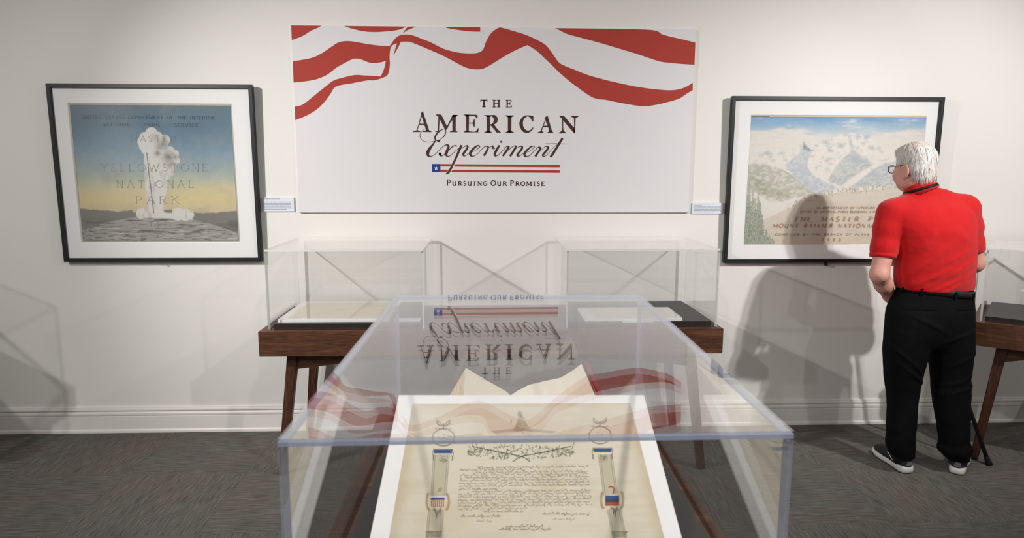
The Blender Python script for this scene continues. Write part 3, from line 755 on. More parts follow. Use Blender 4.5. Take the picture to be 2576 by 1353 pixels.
    img = over(img, (110, 104, 96), (np.abs(top - 24) < 2) + (np.abs(bot - 11) < 2))
    img += g[..., None] * 3.0
    return img

def framed_print(name, loc, outer, opening, sheet, yf, label, lean=.018):
    """outer/opening: TL TR BR BL in picture pixels on the plane of the frame face (leaning out at the top)"""
    x0, x1, z0, z1 = outer
    t = empty(name, loc, label, 'picture')
    fw = .021
    def P(x, z, d):          # d: depth behind the frame face
        return (x, yf - lean * (z - z0) / (z1 - z0) + lean / 2 + d, z)
    dp = .034
    def rail(a, b_, c, d_):  # quad of (x, z) extruded back
        m = MB(); m.hexa([P(*a, dp), P(*b_, dp), P(*c, dp), P(*d_, dp)], [P(*a, 0), P(*b_, 0), P(*c, 0), P(*d_, 0)])
        o = m.build('frame_rail', M['frame'], t, bevel=.0015)
        bm = bmesh.new(); bm.from_mesh(o.data); bmesh.ops.recalc_face_normals(bm, faces=bm.faces); bm.to_mesh(o.data); bm.free()
    rail((x0, z0), (x1, z0), (x1 - fw, z0 + fw), (x0 + fw, z0 + fw)); rail((x1, z0), (x1, z1), (x1 - fw, z1 - fw), (x1 - fw, z0 + fw))
    rail((x1, z1), (x0, z1), (x0 + fw, z1 - fw), (x1 - fw, z1 - fw)); rail((x0, z1), (x0, z0), (x0 + fw, z0 + fw), (x0 + fw, z1 - fw))
    # backing, mat with bevelled opening, sheet, glazing
    i = fw - .004
    m = MB(); m.hexa([P(x0 + i, z0 + i, .031), P(x1 - i, z0 + i, .031), P(x1 - i, z1 - i, .031), P(x0 + i, z1 - i, .031)], [P(x0 + i, z0 + i, .024), P(x1 - i, z0 + i, .024), P(x1 - i, z1 - i, .024), P(x0 + i, z1 - i, .024)])
    m.build('backing', M['mat_white'], t)
    ox0, ox1, oz0, oz1 = opening
    m = MB()
    o4 = [(x0 + i, z0 + i), (x1 - i, z0 + i), (x1 - i, z1 - i), (x0 + i, z1 - i)]; n4 = [(ox0, oz0), (ox1, oz0), (ox1, oz1), (ox0, oz1)]
    b4 = [(ox0 + .003, oz0 + .003), (ox1 - .003, oz0 + .003), (ox1 - .003, oz1 - .003), (ox0 + .003, oz1 - .003)]
    for a in range(4):
        c = (a + 1) % 4
        m.add([P(*o4[a], .017), P(*o4[c], .017), P(*n4[c], .017), P(*n4[a], .017)], [(0, 1, 2, 3)])
        m.add([P(*n4[a], .017), P(*n4[c], .017), P(*b4[c], .0205), P(*b4[a], .0205)], [(0, 1, 2, 3)])
    m.build('mat', M['mat_white'], t)
    s = painted('print', [P(ox0 - .004, oz1 + .004, .021), P(ox1 + .004, oz1 + .004, .021), P(ox1 + .004, oz0 - .004, .021), P(ox0 - .004, oz0 - .004, .021)], sheet, t)
    # glazing, an acrylic sheet that bows a little
    n = 16; V = []; F = []
    for a in range(n + 1):
        for c in range(n + 1):
            uu, vv = a / n, c / n
            V.append(P(x0 + i + (x1 - x0 - 2 * i) * uu, z0 + i + (z1 - z0 - 2 * i) * vv, .0115 - .004 * 16 * uu * (1 - uu) * vv * (1 - vv)))
    for a in range(n):
        for c in range(n): F.append((a * (n + 1) + c, (a + 1) * (n + 1) + c, (a + 1) * (n + 1) + c + 1, a * (n + 1) + c + 1))
    mesh('glazing', V, F, M['glazing'], t, smooth=True)
    return t, P

def wall_rect(tl, tr, br, bl, y):
    a = [ony(*p, y) for p in (tl, tr, br, bl)]
    return ((a[0][0] + a[3][0]) / 2, (a[1][0] + a[2][0]) / 2, (a[2][2] + a[3][2]) / 2, (a[0][2] + a[1][2]) / 2)
YF = -.046
# geyser print
oR = wall_rect((116, 208), (636, 215), (656, 658.5), (157.5, 658.8), YF)
iR = wall_rect((171, 257.7), (585, 262), (604, 611), (202, 611), YF + .017)
geyser, PG = framed_print('framed_print', (oR[0] / 2 + oR[1] / 2, -.03, oR[2]), oR, iR, geyser_sheet(), YF, 'black-framed print of a geyser against a blue and yellow sky')
M['pencil'] = plain('pencil_line', srgb(96, 110, 118), 0.9, 0.1)
def lay_crop1(u, v):
    # picture units -> sheet plane
    return tuple(np.array(ony(u * .4064, 150 + v * .4064, YF + .0195)) + np.array([0, -.018 * (ony(u * .4064, 150 + v * .4064, YF)[2] - oR[2]) / (oR[3] - oR[2]) + .009, 0]))
pr = Print(lay_crop1)
text_line(pr, 'UNITED STATES DEPARTMENT OF THE INTERIOR', 515, 1330, 366, 20, 2.8, 2.0, 3, gap=.3, space=.9, dy=4)
text_line(pr, 'NATIONAL', 637, 805, 410, 18, 2.8, 2.0, 3); text_line(pr, 'PARK', 892, 988, 412, 18, 2.8, 2.0, 3); text_line(pr, 'SERVICE', 1080, 1228, 414, 18, 3.6, 2.6, 3)
pr.build('lettering', M['pencil'], geyser)
M['faint_pencil'] = plain('faint_pencil', srgb(150, 154, 150), 0.9, 0.1)
pr = Print(lay_crop1)
text_line(pr, 'MASTER', 810, 1085, 505, 34, 2.0, 1.4, 4, gap=.5); text_line(pr, 'YELLOWSTONE', 625, 1285, 690, 46, 2.6, 1.7, 6, gap=.45); text_line(pr, 'NATIONAL', 722, 1198, 792, 44, 2.6, 1.7, 6, gap=.6); text_line(pr, 'PARK', 838, 1105, 890, 44, 2.6, 1.7, 6, gap=.55)
text_line(pr, '19', 925, 985, 1030, 24, 3, 2, 2, gap=.9); text_line(pr, '3', 1035, 1055, 1030, 24, 3, 2)
pr.build('lettering', M['faint_pencil'], geyser)
b = MB(); c = ony(415, 660, -.02); b.tube([(c[0] + .009 * math.cos(t), -.02, c[2] - .004 + .009 * math.sin(t)) for t in np.linspace(0, 2 * math.pi, 13)], .0018, 6, False)
b.build('screw_ring', M['steel'], geyser, True)
# mountain print
oR2 = wall_rect((1840, 240), (2372, 246), (2342, 661), (1823.5, 661), YF)
iR2 = wall_rect((1887, 287.4), (2323, 292), (2310, 616), (1872, 617), YF + .017)
mount, PM = framed_print('framed_print', (oR2[0] / 2 + oR2[1] / 2, -.03, oR2[2]), oR2, iR2, rainier_sheet(), YF, 'black-framed watercolour print of a snowy mountain behind the man in red')
def lay_crop8(u, v):
    q = ony(1860 + u * .2661, 280 + v * .2661, YF + .0195)
    return (q[0], q[1] - .018 * (q[2] - oR2[2]) / (oR2[3] - oR2[2]) + .009, q[2])
M['umber'] = plain('umber_ink', srgb(168, 146, 120), 0.9, 0.1)
pr = Print(lay_crop8)
text_line(pr, 'US DEPARTMENT OF INTERIOR', 730, 1280, 921, 18, 6, 2.2, 0, .25, gap=.4)
text_line(pr, 'OFFICE OF NATIONAL PARKS BUILDINGS & RESERVATIONS', 575, 1500, 958, 18, 6, 2.2, 0, .25, gap=.35)
text_line(pr, 'THE MASTER PLAN', 515, 1440, 1040, 42, 15, 2.5, 0, .3, gap=.5, space=1.5)
text_line(pr, 'MOUNT RAINIER NATIONAL PARK', 318, 1500, 1098, 34, 13, 2.5, 0, .3, gap=.4, space=1.0)
text_line(pr, 'COMPILED BY THE BRANCH OF PLANS AND DESIGN', 345, 1540, 1173, 18, 6.5, 2.2, 0, .25, gap=.6, space=1.2)
text_line(pr, '1933', 785, 965, 1225, 26, 8, 4, 0, .15, gap=1.2)
pr.build('lettering', M['umber'], mount)
b = MB(); c = ony(2077, 664, -.02); b.tube([(c[0], -.028, c[2]), (c[0], -.012, c[2])], .009, 12); b.build('bumper', M['frame'], mount, True)

# ------------------------------------------------------------------ label cards beside the prints
def label_card(u0, v0, u1, v1, lines, label, seed):
    y = -.010
    a, c = ony(u0, v0, y), ony(u1, v1, y)
    t = empty('wall_label', ((a[0] + c[0]) / 2, 0, c[2]), label, 'label', 'label cards beside the prints')
    b = MB(); b.box(a[0], c[0], y, -.002, c[2], a[2]); b.build('card', M['card'], t)
    pr = Print(lambda u, v: tuple(ony(u, v, y - .0005)))
    r = random.Random(seed)
    for (v, e, wt) in lines:
        x = u0 + 2.2; xe = u0 + (u1 - u0) * e
        while x < xe:
            w = r.uniform(1.2, 5.0)
            pr.stroke([(x, v), (min(x + w, xe), v)], wt, smooth=False); x += w + .7
    pr.build('lettering', M['grey_ink'], t)
label_card(660, 497, 740, 531.5, [(500.5, .55, .9), (503.3, .32, .7)] + [(508 + 3.1 * q, [.88, .9, .92, .85, .92, .95, .76][q], .95) for q in range(7)], 'small pale text label between the geyser print and the banner', 3)
label_card(1742.5, 510, 1817.5, 537, [(513.5, .58, .9), (516.3, .32, .7)] + [(520.5 + 3.1 * q, [.95, .95, .93, .95, .75][q], .95) for q in range(5)], 'small pale text label between the banner and the mountain print', 4)

# ------------------------------------------------------------------ tables
def quad_frame(P0, e1, e2):
    P0, e1, e2 = np.array(P0, float), np.array(e1, float), np.array(e2, float)
    return lambda a, b_, z: (P0[0] + e1[0] * a + e2[0] * b_, P0[1] + e1[1] * a + e2[1] * b_, z)
def hexq(m, Q, a0, a1, b0, b1, z0, z1, mi=0):
    m.hexa([Q(a0, b0, z0), Q(a1, b0, z0), Q(a1, b1, z0), Q(a0, b1, z0)], [Q(a0, b0, z1), Q(a1, b0, z1), Q(a1, b1, z1), Q(a0, b1, z1)], mi)
def display_table(P0, ang, W, D, zt, th, label):
    """walnut table: box top, four splayed legs, arched rails. P0 front-left corner"""
    t = empty('display_table', (P0[0], P0[1], 0), label, 'table', 'walnut display tables')
    c, s_ = math.cos(math.radians(ang)), math.sin(math.radians(ang))
    t.rotation_euler = (0, 0, 0)
    Q = quad_frame((0, 0), (1, 0), (0, 1))
    R = Matrix.Translation((P0[0], P0[1], 0)) @ Matrix.Rotation(math.radians(ang), 4, 'Z')
    def put(o):
        o.matrix_parent_inverse = Matrix.Identity(4); o.matrix_basis = Matrix.Rotation(math.radians(ang), 4, 'Z')
    m = MB(); hexq(m, Q, 0, W, 0, D, zt - th, zt); put(m.build('case_top', M['walnut'], t, bevel=.002))
    zl = zt - th
    for i, (ta, fa) in enumerate(((.145, .072), (W - .145, W - .072))):
        for tb_, fb in ((.085, .045), (D - .085, D - .045)):
            m = MB(); h, k_ = .026, .019
            m.hexa([Q(fa - k_, fb - k_, .004), Q(fa + k_, fb - k_, .004), Q(fa + k_, fb + k_, .004), Q(fa - k_, fb + k_, .004)],
                   [Q(ta - h, tb_ - h, zl), Q(ta + h, tb_ - h, zl), Q(ta + h, tb_ + h, zl), Q(ta - h, tb_ + h, zl)])
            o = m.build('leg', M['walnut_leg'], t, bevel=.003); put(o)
            m = MB(); m.hexa([Q(fa - .012, fb - .012, 0), Q(fa + .012, fb - .012, 0), Q(fa + .012, fb + .012, 0), Q(fa - .012, fb + .012, 0)], [Q(fa - .012, fb - .012, .006), Q(fa + .012, fb - .012, .006), Q(fa + .012, fb + .012, .006), Q(fa - .012, fb + .012, .006)])
            g = m.build('glide', M['frame'], o)
    # rails: long ones arched, short ones straight
    for bb in (.085, D - .085):
        a0, a1 = .16, W - .16; pts = [(a0, zl - .085)]
        n = 12
        for k_ in range(n + 1):
            x = a0 + (a1 - a0) * k_ / n; e = min(1, min(k_, n - k_) / n / .28); pts.append((x, zl - .085 + .045 * math.sin(e * math.pi / 2)))
        V = []; F = []
        for x, z in pts[1:]:
            for y in (bb - .012, bb + .012): V += [Q(x, y, z), Q(x, y, zl)]
        for k_ in range(n):
            o_ = 4 * k_; F += [(o_, o_ + 4, o_ + 5, o_ + 1), (o_ + 2, o_ + 3, o_ + 7, o_ + 6), (o_, o_ + 2, o_ + 6, o_ + 4)]
        put(mesh('rail', V, F, M['walnut'], t))
    for aa in (.14, W - .14):
        m = MB(); hexq(m, Q, aa - .012, aa + .012, .09, D - .09, zl - .08, zl); put(m.build('rail', M['walnut'], t))
    return t

# ------------------------------------------------------------------ acrylic cases
def pane(name, parent, P, nrm, th, rim, bow=0.0, tfn=None):
    """sheet from a 3-D quad P (four points, outer face) thickened along nrm; material 1 on the rim"""
    P = [np.array(p, float) for p in P]; nrm = np.array(nrm, float)
    m = MB()
    n = 12 if bow else 36 if tfn else 1
    def G(u, v): return (P[0] * (1 - u) + P[1] * u) * (1 - v) + (P[3] * (1 - u) + P[2] * u) * v
    V = []; F = []; MI = []
    for side in (0, 1):
        for a in range(n + 1):
            for c in range(n + 1):
                u, v = a / n, c / n
                q = G(u, v) + nrm * (tfn(u, v) if tfn else th) * side
                if bow: q = q + nrm * (bow[side] * 16 * u * (1 - u) * v * (1 - v))
                V.append(q)
    N = (n + 1) ** 2; ix = lambda s_, a, c: s_ * N + a * (n + 1) + c
    for a in range(n):
        for c in range(n):
            F.append((ix(0, a, c), ix(0, a + 1, c), ix(0, a + 1, c + 1), ix(0, a, c + 1))); MI.append(0)
            F.append((ix(1, a, c), ix(1, a, c + 1), ix(1, a + 1, c + 1), ix(1, a + 1, c))); MI.append(0)
    for a in range(n):
        for c in (0, n):
            f = (ix(0, a, c), ix(1, a, c), ix(1, a + 1, c), ix(0, a + 1, c)); F.append(f); MI.append(1)
            f = (ix(0, c, a), ix(0, c, a + 1), ix(1, c, a + 1), ix(1, c, a)); F.append(f); MI.append(1)
    o = mesh(name, V, F, [M['acrylic_thick'] if rim is M['edge'] else M['acrylic'], rim], parent, smooth=bool(bow), midx=MI)
    if bow: 
        for p_ in o.data.polygons:
            if p_.material_index == 1: p_.use_smooth = False
    bm = bmesh.new(); bm.from_mesh(o.data); bmesh.ops.recalc_face_normals(bm, faces=bm.faces); bm.to_mesh(o.data); bm.free()
    return o
def vitrine(corners, z0, z1, deck_h, th, rim, label, inset=.012, bow=0.0, wedge=None):
    tf, tb_ = (wedge(0, 0), wedge(0, 1)) if wedge else (th, th)
    """corners FL FR BR BL (x, y) of the outer box"""
    C = [np.array([x, y]) for x, y in corners]; cen = sum(C) / 4
    t = empty('display_case', (cen[0], cen[1], z0), label, 'display case', 'clear acrylic display cases')
    I = lambda d: [c + ((C[(i + 1) % 4] - c) / np.linalg.norm(C[(i + 1) % 4] - c) + (C[i - 1] - c) / np.linalg.norm(C[i - 1] - c)) * d for i, c in enumerate(C)]
    m = MB(); q = I(th + inset)
    m.hexa([(*p, z0) for p in q], [(*p, z0 + deck_h) for p in q]); m.m = [1, 0, 1, 1, 1, 1]
    m.build('deck', [M['deck'], M['deck_edge']], t)
    g = .0004
    pane('top_pane', t, [(*C[0], z1), (*C[1], z1), (*C[2], z1), (*C[3], z1)], (0, 0, -1), th, rim, bow, wedge)
    zf, zb = (z1 - th - g,) * 2 if wedge else (z1 - tf - g, z1 - tb_ - g)
    i = I(th); e1 = (C[1] - C[0]) / np.linalg.norm(C[1] - C[0]); e2 = (C[3] - C[0]) / np.linalg.norm(C[3] - C[0])
    n2 = lambda a, b_: np.array([-(b_ - a)[1], (b_ - a)[0], 0]) / np.linalg.norm(b_ - a)
    pane('front_pane', t, [(*C[0], z0), (*C[1], z0), (*C[1], zf), (*C[0], zf)], n2(C[0], C[1]), th, rim)
    pane('back_pane', t, [(*C[2], z0), (*C[3], z0), (*C[3], zb), (*C[2], zb)], n2(C[2], C[3]), th, rim)
    a, b_ = C[3] - e2 * (th + g), C[0] + e2 * (th + g)
    pane('side_pane', t, [(*a, z0), (*b_, z0), (*b_, zf), (*a, zb)], n2(C[3], C[0]), th, rim)
    a, b_ = C[1] + e2 * (th + g), C[2] - e2 * (th + g)
    pane('side_pane', t, [(*a, z0), (*b_, z0), (*b_, zb), (*a, zf)], n2(C[1], C[2]), th, rim)
    if wedge:                                   # glued rim bars under the edge of the lid
        i2 = I(th); tm = max(tf, tb_) + g
        for q in range(4):
            r_ = (q + 1) % 4; m = MB()
            m.hexa([(*C[q], z1 - th), (*C[r_], z1 - th), (*i2[r_], z1 - th), (*i2[q], z1 - th)], [(*C[q], z1 - tm), (*C[r_], z1 - tm), (*i2[r_], z1 - tm), (*i2[q], z1 - tm)])
            m.build('rim_bar', rim, t)
    return t

# wall table with two cases
ZT = .765
display_table((-1.13, -.662), 0, 2.325, .64, ZT, .128, 'long walnut table under the banner carrying two acrylic cases')
vz = 1.1677
vitrine([(-1.092, -.6264), (-.315, -.6264), (-.315, -.035), (-1.092, -.035)], ZT, vz, .026, .010, M['edge_rear'], 'acrylic case on the wall table with one large white-matted document')
vitrine([(.399, -.6264), (1.172, -.6264), (1.172, -.035), (.399, -.035)], ZT, vz, .026, .010, M['edge_rear'], 'acrylic case on the wall table with a small white-framed document on grey deck')
# corner tables, set diagonally
display_table((2.576, -.527), -40, 1.12, .62, ZT, .128, 'walnut table standing diagonally in the corner behind the cane')
def rotq(P0, ang, pts):
    c, s_ = math.cos(math.radians(ang)), math.sin(math.radians(ang))
    return [(P0[0] + c * a - s_ * b_, P0[1] + s_ * a + c * b_) for a, b_ in pts]
vitrine(rotq((2.576, -.527), -40, [(.035, .03), (.83, .03), (.83, .595), (.035, .595)]), ZT, 1.155, .026, .010, M['edge_rear'], 'acrylic case on the corner table at the right edge')
PL = (-3.50, -1.56)
display_table(PL, 40, 1.12, .62, ZT, .128, 'walnut table set diagonally in the corner left of the geyser print')
vitrine(rotq(PL, 40, [(.29, .03), (1.085, .03), (1.085, .595), (.29, .595)]), ZT, 1.155, .026, .010, M['edge_rear'], 'acrylic case on the corner table beyond the left edge')
# foreground table and case
FC = [onz(697, 1105, 1.1457)[:2], onz(1998, 1084, 1.1457)[:2], onz(1612, 742, 1.1457)[:2], onz(995, 742, 1.1457)[:2]]
FZ0, FZ1, FDK = ZT, 1.1457, .010
fe = FC[1] - FC[0]; fang = math.degrees(math.atan2(fe[1], fe[0]))
fc, fs_ = math.cos(math.radians(fang)), math.sin(math.radians(fang))
fp0 = (FC[0][0] - .02 * fc + .02 * fs_, FC[0][1] - .02 * fs_ - .02 * fc)
display_table(fp0, fang, .865, 1.26, FZ0, .128, 'walnut table in the foreground carrying the largest acrylic case')
vitrine([tuple(p) for p in FC], FZ0, FZ1, FDK, .012, M['edge'], 'largest acrylic case, in the foreground, holding the certificate and open book', wedge=lambda u, v: .0052 - .0031 * (1.21 * (1 - v)) ** 2)

# ------------------------------------------------------------------ what lies in the wall cases
ZD = ZT + .026
def matted_sheet(name, P, z, th, border, label, cat='document', sheet='paper'):
    """P: FL FR BR BL (x, y) of the white board"""
    P = [np.array(p[:2], float) for p in P]; cen = sum(P) / 4
    t = empty(name, (cen[0], cen[1], z), label, cat)
    m = MB(); m.hexa([(*p, z) for p in P], [(*p, z + th) for p in P]); m.build('mat', M['mat_white'], t, bevel=.001)
    I = [cen + (p - cen) * np.array(border) for p in P]
    m = MB(); m.add([(*p, z + th + .0006) for p in I], [(0, 1, 2, 3)]); m.build('sheet', M[sheet], t)
    m = MB(); o_ = [cen + (p - cen) * .995 for p in P]; m.hexa([(*p, z + th + .002) for p in o_], [(*p, z + th + .0045) for p in o_]); m.build('glazing', M['glazing'], t)
    return t
M['old_sheet'] = plain('old_sheet', srgb(218, 205, 182), 0.9, 0.15, 0.03, 24)
q = [onz(u, v, ZD) for u, v in ((690, 815), (958, 815), (952, 763), (748, 763))]
x0_, x1_ = -1.055, -.38
matted_sheet('matted_document', [(-1.058, -.575), (-.50, -.575), (-.50, -.085), (-1.058, -.085)], ZD, .014, (.86, .82), 'large white-matted sheet lying flat in the left wall case', sheet='old_sheet')
def card_on(P, z, label):
    P = [np.array(p[:2], float) for p in P]; cen = sum(P) / 4
    t = empty('caption_card', (cen[0], cen[1], z), label, 'label', 'caption cards in the wall cases')
    m = MB(); m.hexa([(*p, z) for p in P], [(*p, z + .003) for p in P]); m.build('card', M['card'], t)
    pr = Print(lambda a, b_: (P[0][0] + (P[1][0] - P[0][0]) * a, P[0][1] + (P[3][1] - P[0][1]) * b_, z + .0034))
    for k_ in range(4): pr.stroke([(.06, .8 - .2 * k_), ((.92, .88, .94, .6)[k_], .8 - .2 * k_)], .05, smooth=False)
    pr.build('lettering', M['grey_ink'], t)
card_on([(-.475, -.57), (-.345, -.57), (-.345, -.50), (-.475, -.50)], ZD, 'pale caption card at the front of the left wall case')
a, b_ = onz(1483, 803, ZD + .012), onz(1719, 803, ZD + .012)
c_, d_ = onz(1690, 774, ZD + .012), onz(1466, 774, ZD + .012)
matted_sheet('framed_document', [(.50, a[1]), (b_[0], a[1]), (b_[0], c_[1]), (.50, c_[1])], ZD, .014, (.80, .74), 'small white-matted letter lying on the grey deck of the right wall case', sheet='paper')
a, b_ = onz(1568, 810, ZD + .002), onz(1643, 810, ZD + .002)
card_on([(a[0], a[1]), (b_[0], a[1]), (b_[0], a[1] + .05), (a[0], a[1] + .05)], ZD, 'pale caption card in front of the small matted letter')
# clear stand in the right corner case
sp = onz(2561, 800, ZD)
t = empty('acrylic_stand', (sp[0], sp[1], ZD), 'clear bent acrylic stand holding a small dark object in the corner case', 'stand')
ax = np.array([math.cos(math.radians(-40)), math.sin(math.radians(-40)), 0]); ay = np.array([-ax[1], ax[0], 0])
s0 = np.array([sp[0], sp[1], ZD])
pane('upright', t, [s0, s0 + ax * .14, s0 + ax * .14 + (0, 0, .14), s0 + (0, 0, .14)], ay, .004, M['edge_rear'])
pane('shelf', t, [s0 + (0, 0, .1404), s0 + ax * .14 + (0, 0, .1404), s0 + ax * .14 + ay * .1 + (0, 0, .1404), s0 + ay * .1 + (0, 0, .1404)], (0, 0, 1), .004, M['edge_rear'])
m = MB(); c0 = s0 + ax * .015 + ay * .02 + (0, 0, .1446)
m.tube([c0, c0 + ax * .03 + (0, 0, .012), c0 + ax * .07 + (0, 0, .02), c0 + ax * .12 + (0, 0, .016)], [.004, .012, .017, .013], 12)
t2 = tag(m.build('small_artifact', M['book_cover'], None, True), 'small dark rounded object on the clear stand at the right edge', 'artifact')

# ------------------------------------------------------------------ certificate on its slope in the foreground case
CY, CZ, CT = -2.2714, .9737, .404
cn = np.array([0, -CT, 1]) / math.hypot(1, CT)
def on_cert(u, v, up=0.0): return onplane(u, v, np.array([0, CY, CZ]) + cn * up, cn)
def lay_cert(up): return lambda u, v: tuple(on_cert(u, v, up))
ctl, ctr = on_cert(1003, 993), on_cert(1620, 993)
def cert_pt(x, y): return np.array([x, y, CZ + CT * (y - CY)])
yb_ = -2.730
# side lines run on down the slope to the front edge
def along(p, u2, v2):
    q = on_cert(u2, v2); k_ = (yb_ - p[1]) / (q[1] - p[1]); return p + (q - p) * k_
cbl, cbr = along(ctl, 930, 1353), along(ctr, 1716, 1353)
cert = empty('certificate', (.09, -2.7, FZ0 + FDK), 'ornate cream certificate in a wide white mat on a slope in the foreground case', 'certificate')
m = MB(); th = cn * .010
m.hexa([cbl - th, cbr - th, ctr - th, ctl - th], [cbl, cbr, ctr, ctl]); m.build('mat', M['mat_white'], cert, bevel=.0012)
stl, str_ = on_cert(1038, 1016, .0008), on_cert(1585, 1014, .0008)
def along2(p, u2, v2, yy):
    q = on_cert(u2, v2, .0008); k_ = (yy - p[1]) / (q[1] - p[1]); return p + (q - p) * k_
sbl, sbr = along2(stl, 979, 1353, yb_ + .012), along2(str_, 1671, 1353, yb_ + .012)
u, v = np.meshgrid(np.linspace(0, 1, 220), np.linspace(0, 1, 180))
img = np.zeros(u.shape + (3,)) + np.array((220, 211, 190.0))
img = over(img, (208, 190, 158), sm(.45, .8, fbm(u * 5, v * 5, 4)) * .5)
img = over(img, (198, 176, 140), sm(.06, .0, np.minimum.reduce([u, 1 - u, v, 1 - v])) * .55 * (.4 + fbm(u * 20, v * 20, 8)))
img = over(img, (206, 190, 160), sm(.55, .75, fbm(u * 3, v * 40, 14)) * .25)
painted('sheet', [stl, str_, sbr, sbl], img, cert, 0.92, .85)
for nm, xx in (('stand_cheek', .12), ('stand_cheek', .88)):
    a_, b_ = ctl * (1 - xx) + ctr * xx - th, cbl * (1 - xx) + cbr * xx - th
    z_ = FZ0 + FDK + .0005
    P4 = [np.array([a_[0], a_[1], z_]), np.array([b_[0], b_[1], z_]), b_, a_]
    m = MB(); d = np.array([.006, 0, 0]); m.hexa([p - d for p in P4], [p + d for p in P4]); m.build(nm, M['deck'], cert)

def ink(name, rgb): M[name] = plain(name, srgb(*rgb), .9, .1); return M[name]
ink('ink_grey', (136, 128, 110)); ink('ink_pen', (150, 140, 116)); ink('ink_shaft', (186, 179, 158)); ink('ink_blue', (58, 86, 140)); ink('ink_red', (170, 84, 70)); ink('ink_black', (72, 74, 78)); ink('ink_gold', (178, 150, 104)); ink('ink_green', (140, 142, 116)); ink('ink_cream', (222, 210, 184)); ink('ink_dim', (176, 164, 140))
k5 = .2757
def L5(p): return (1040 + p[0] * k5, 980 + p[1] * k5)
def L6(p): return (1320 + p[0] * k5, 980 + p[1] * k5)
rr = random.Random(11)
def leaf(pr, x, y, a, l, w):
    c, s_ = math.cos(a), math.sin(a)
    pr.poly([(x, y), (x + c * l * .4 - s_ * w, y + s_ * l * .4 + c * w), (x + c * l, y + s_ * l), (x + c * l * .4 + s_ * w, y + s_ * l * .4 - c * w)])
for L, shaft, low, band, oval, shield, bands in (
    (L5, [(190, 592), (320, 592), (290, 965), (168, 965)], [(145, 1095), (268, 1095), (248, 1353), (122, 1353)], (188, 546, 352, 578), (275, 435, 104, 80), (160, 984, 284, 1066), 'stripes'),
    (L6, [(680, 592), (788, 592), (838, 950), (728, 965)], [(762, 1095), (868, 1090), (922, 1353), (812, 1353)], (628, 536, 790, 566), (688, 415, 104, 80), (736, 966, 860, 1056), 'bands')):
    pr = Print(lay_cert(.0012)); pr.poly([L(p) for p in shaft]); pr.poly([L(p) for p in low]); pr.build('pillar', M['ink_shaft'], cert)
    pr = Print(lay_cert(.0015))
    for q in (shaft, low):
        for i0, i1 in ((0, 3), (1, 2)):
            for s_ in (-1, 1):
                pr.stroke([L((q[i0][0] + s_ * 8, q[i0][1])), L((q[i1][0] + s_ * 8, q[i1][1]))], .7, smooth=False)
    cx_, cy_, rx, ry = oval
    for kk in (1, .93): pr.stroke([L((cx_ + rx * kk * math.cos(t), cy_ + ry * kk * math.sin(t))) for t in np.linspace(0, 2 * math.pi, 40)], .8, smooth=False)
    for _ in range(26):
        a0 = rr.uniform(0, 6.28); r0 = rr.uniform(0, .75); x, y = cx_ + rx * r0 * math.cos(a0), cy_ + ry * r0 * math.sin(a0)
        pr.stroke([L((x, y)), L((x + rr.uniform(-18, 18), y + rr.uniform(-8, 8)))], .7, smooth=False)
    # eagle above the oval
    ex, ey = cx_ - 2, cy_ - ry - 25
    for s_ in (-1, 1):
        pr.stroke([L((ex, ey + 5)), L((ex + s_ * 30, ey - 30)), L((ex + s_ * 62, ey - 55)), L((ex + s_ * 50, ey - 18)), L((ex + s_ * 22, ey))], 1.1, 5)
        for q in range(5): pr.stroke([L((ex + s_ * (14 + q * 10), ey - 8 - q * 8)), L((ex + s_ * (24 + q * 10), ey + 6 - q * 5))], .8, smooth=False)
    pr.stroke([L((ex, ey - 22)), L((ex + 2, ey)), L((ex - 2, ey + 22))], 3.0)
    for q in range(18): pr.stroke([L((ex - 76 + q * 9, ey + 26 + rr.uniform(-7, 7))), L((ex - 76 + q * 9 + rr.uniform(-7, 9), ey + 22 + rr.uniform(-9, 9)))], 1.2, smooth=False)
    # scrolls under the capital and under the shield
    bx_, by0, bx2, by2 = band
    for s_, xx in ((-1, bx_ - 4), (1, bx2 + 4)):
        pr.stroke([L((xx, by0 - 4)), L((xx + s_ * 8, by2)), L((xx + s_ * 2, by2 + 40)), L((xx - s_ * 6, by2 + 66))], 1.4)
        pr.stroke([L((xx - s_ * 10, by2 + 20)), L((xx + s_ * 4, by2 + 50)), L((xx - s_ * 4, by2 + 70))], 1.2)
    pr.stroke([L((bx_ - 8, by0 - 5)), L((bx2 + 8, by0 - 5))], .9, smooth=False)
    mx_ = (bx_ + bx2) / 2 + (0 if L is L5 else 10)
    for q in range(22): pr.stroke([L((mx_ + rr.uniform(-42, 42), by2 + rr.uniform(18, 80))), L((mx_ + rr.uniform(-30, 30), by2 + rr.uniform(30, 100)))], .55, smooth=False)
    sx0, sy0, sx2, sy2 = shield; sc = (sx0 + sx2) / 2 + (0 if L is L5 else 22)
    for q in range(7):
        for s_ in (-1, 1):
            pr.stroke([L((sc + s_ * rr.uniform(4, 50), sy2 + rr.uniform(4, 40))), L((sc + s_ * rr.uniform(0, 26), sy2 + rr.uniform(24, 70))), L((sc + s_ * rr.uniform(0, 16), sy2 + rr.uniform(50, 110)))], .9)
    # pedestal at the foot of the shaft
    px_ = (low[2][0] + low[3][0]) / 2
    for q in range(10): pr.stroke([L((px_ - 66 + q * 14, 1296 + rr.uniform(-10, 14))), L((px_ - 60 + q * 13, 1346))], 2.2, smooth=False)
    pr.stroke([L((px_ - 74, 1298)), L((px_ + 74, 1296))], 2.4, smooth=False)
    tag(pr.build('ornament', M['ink_grey'], cert), kind='stuff')
    pr = Print(lay_cert(.0018)); pr.poly([L(p) for p in rect(*band)]); pr.build('ribbon', M['ink_blue'], cert)
    pr = Print(lay_cert(.0016)); pr.poly([L(p) for p in rect(*shield)]); pr.build('shield', M['ink_cream'], cert)
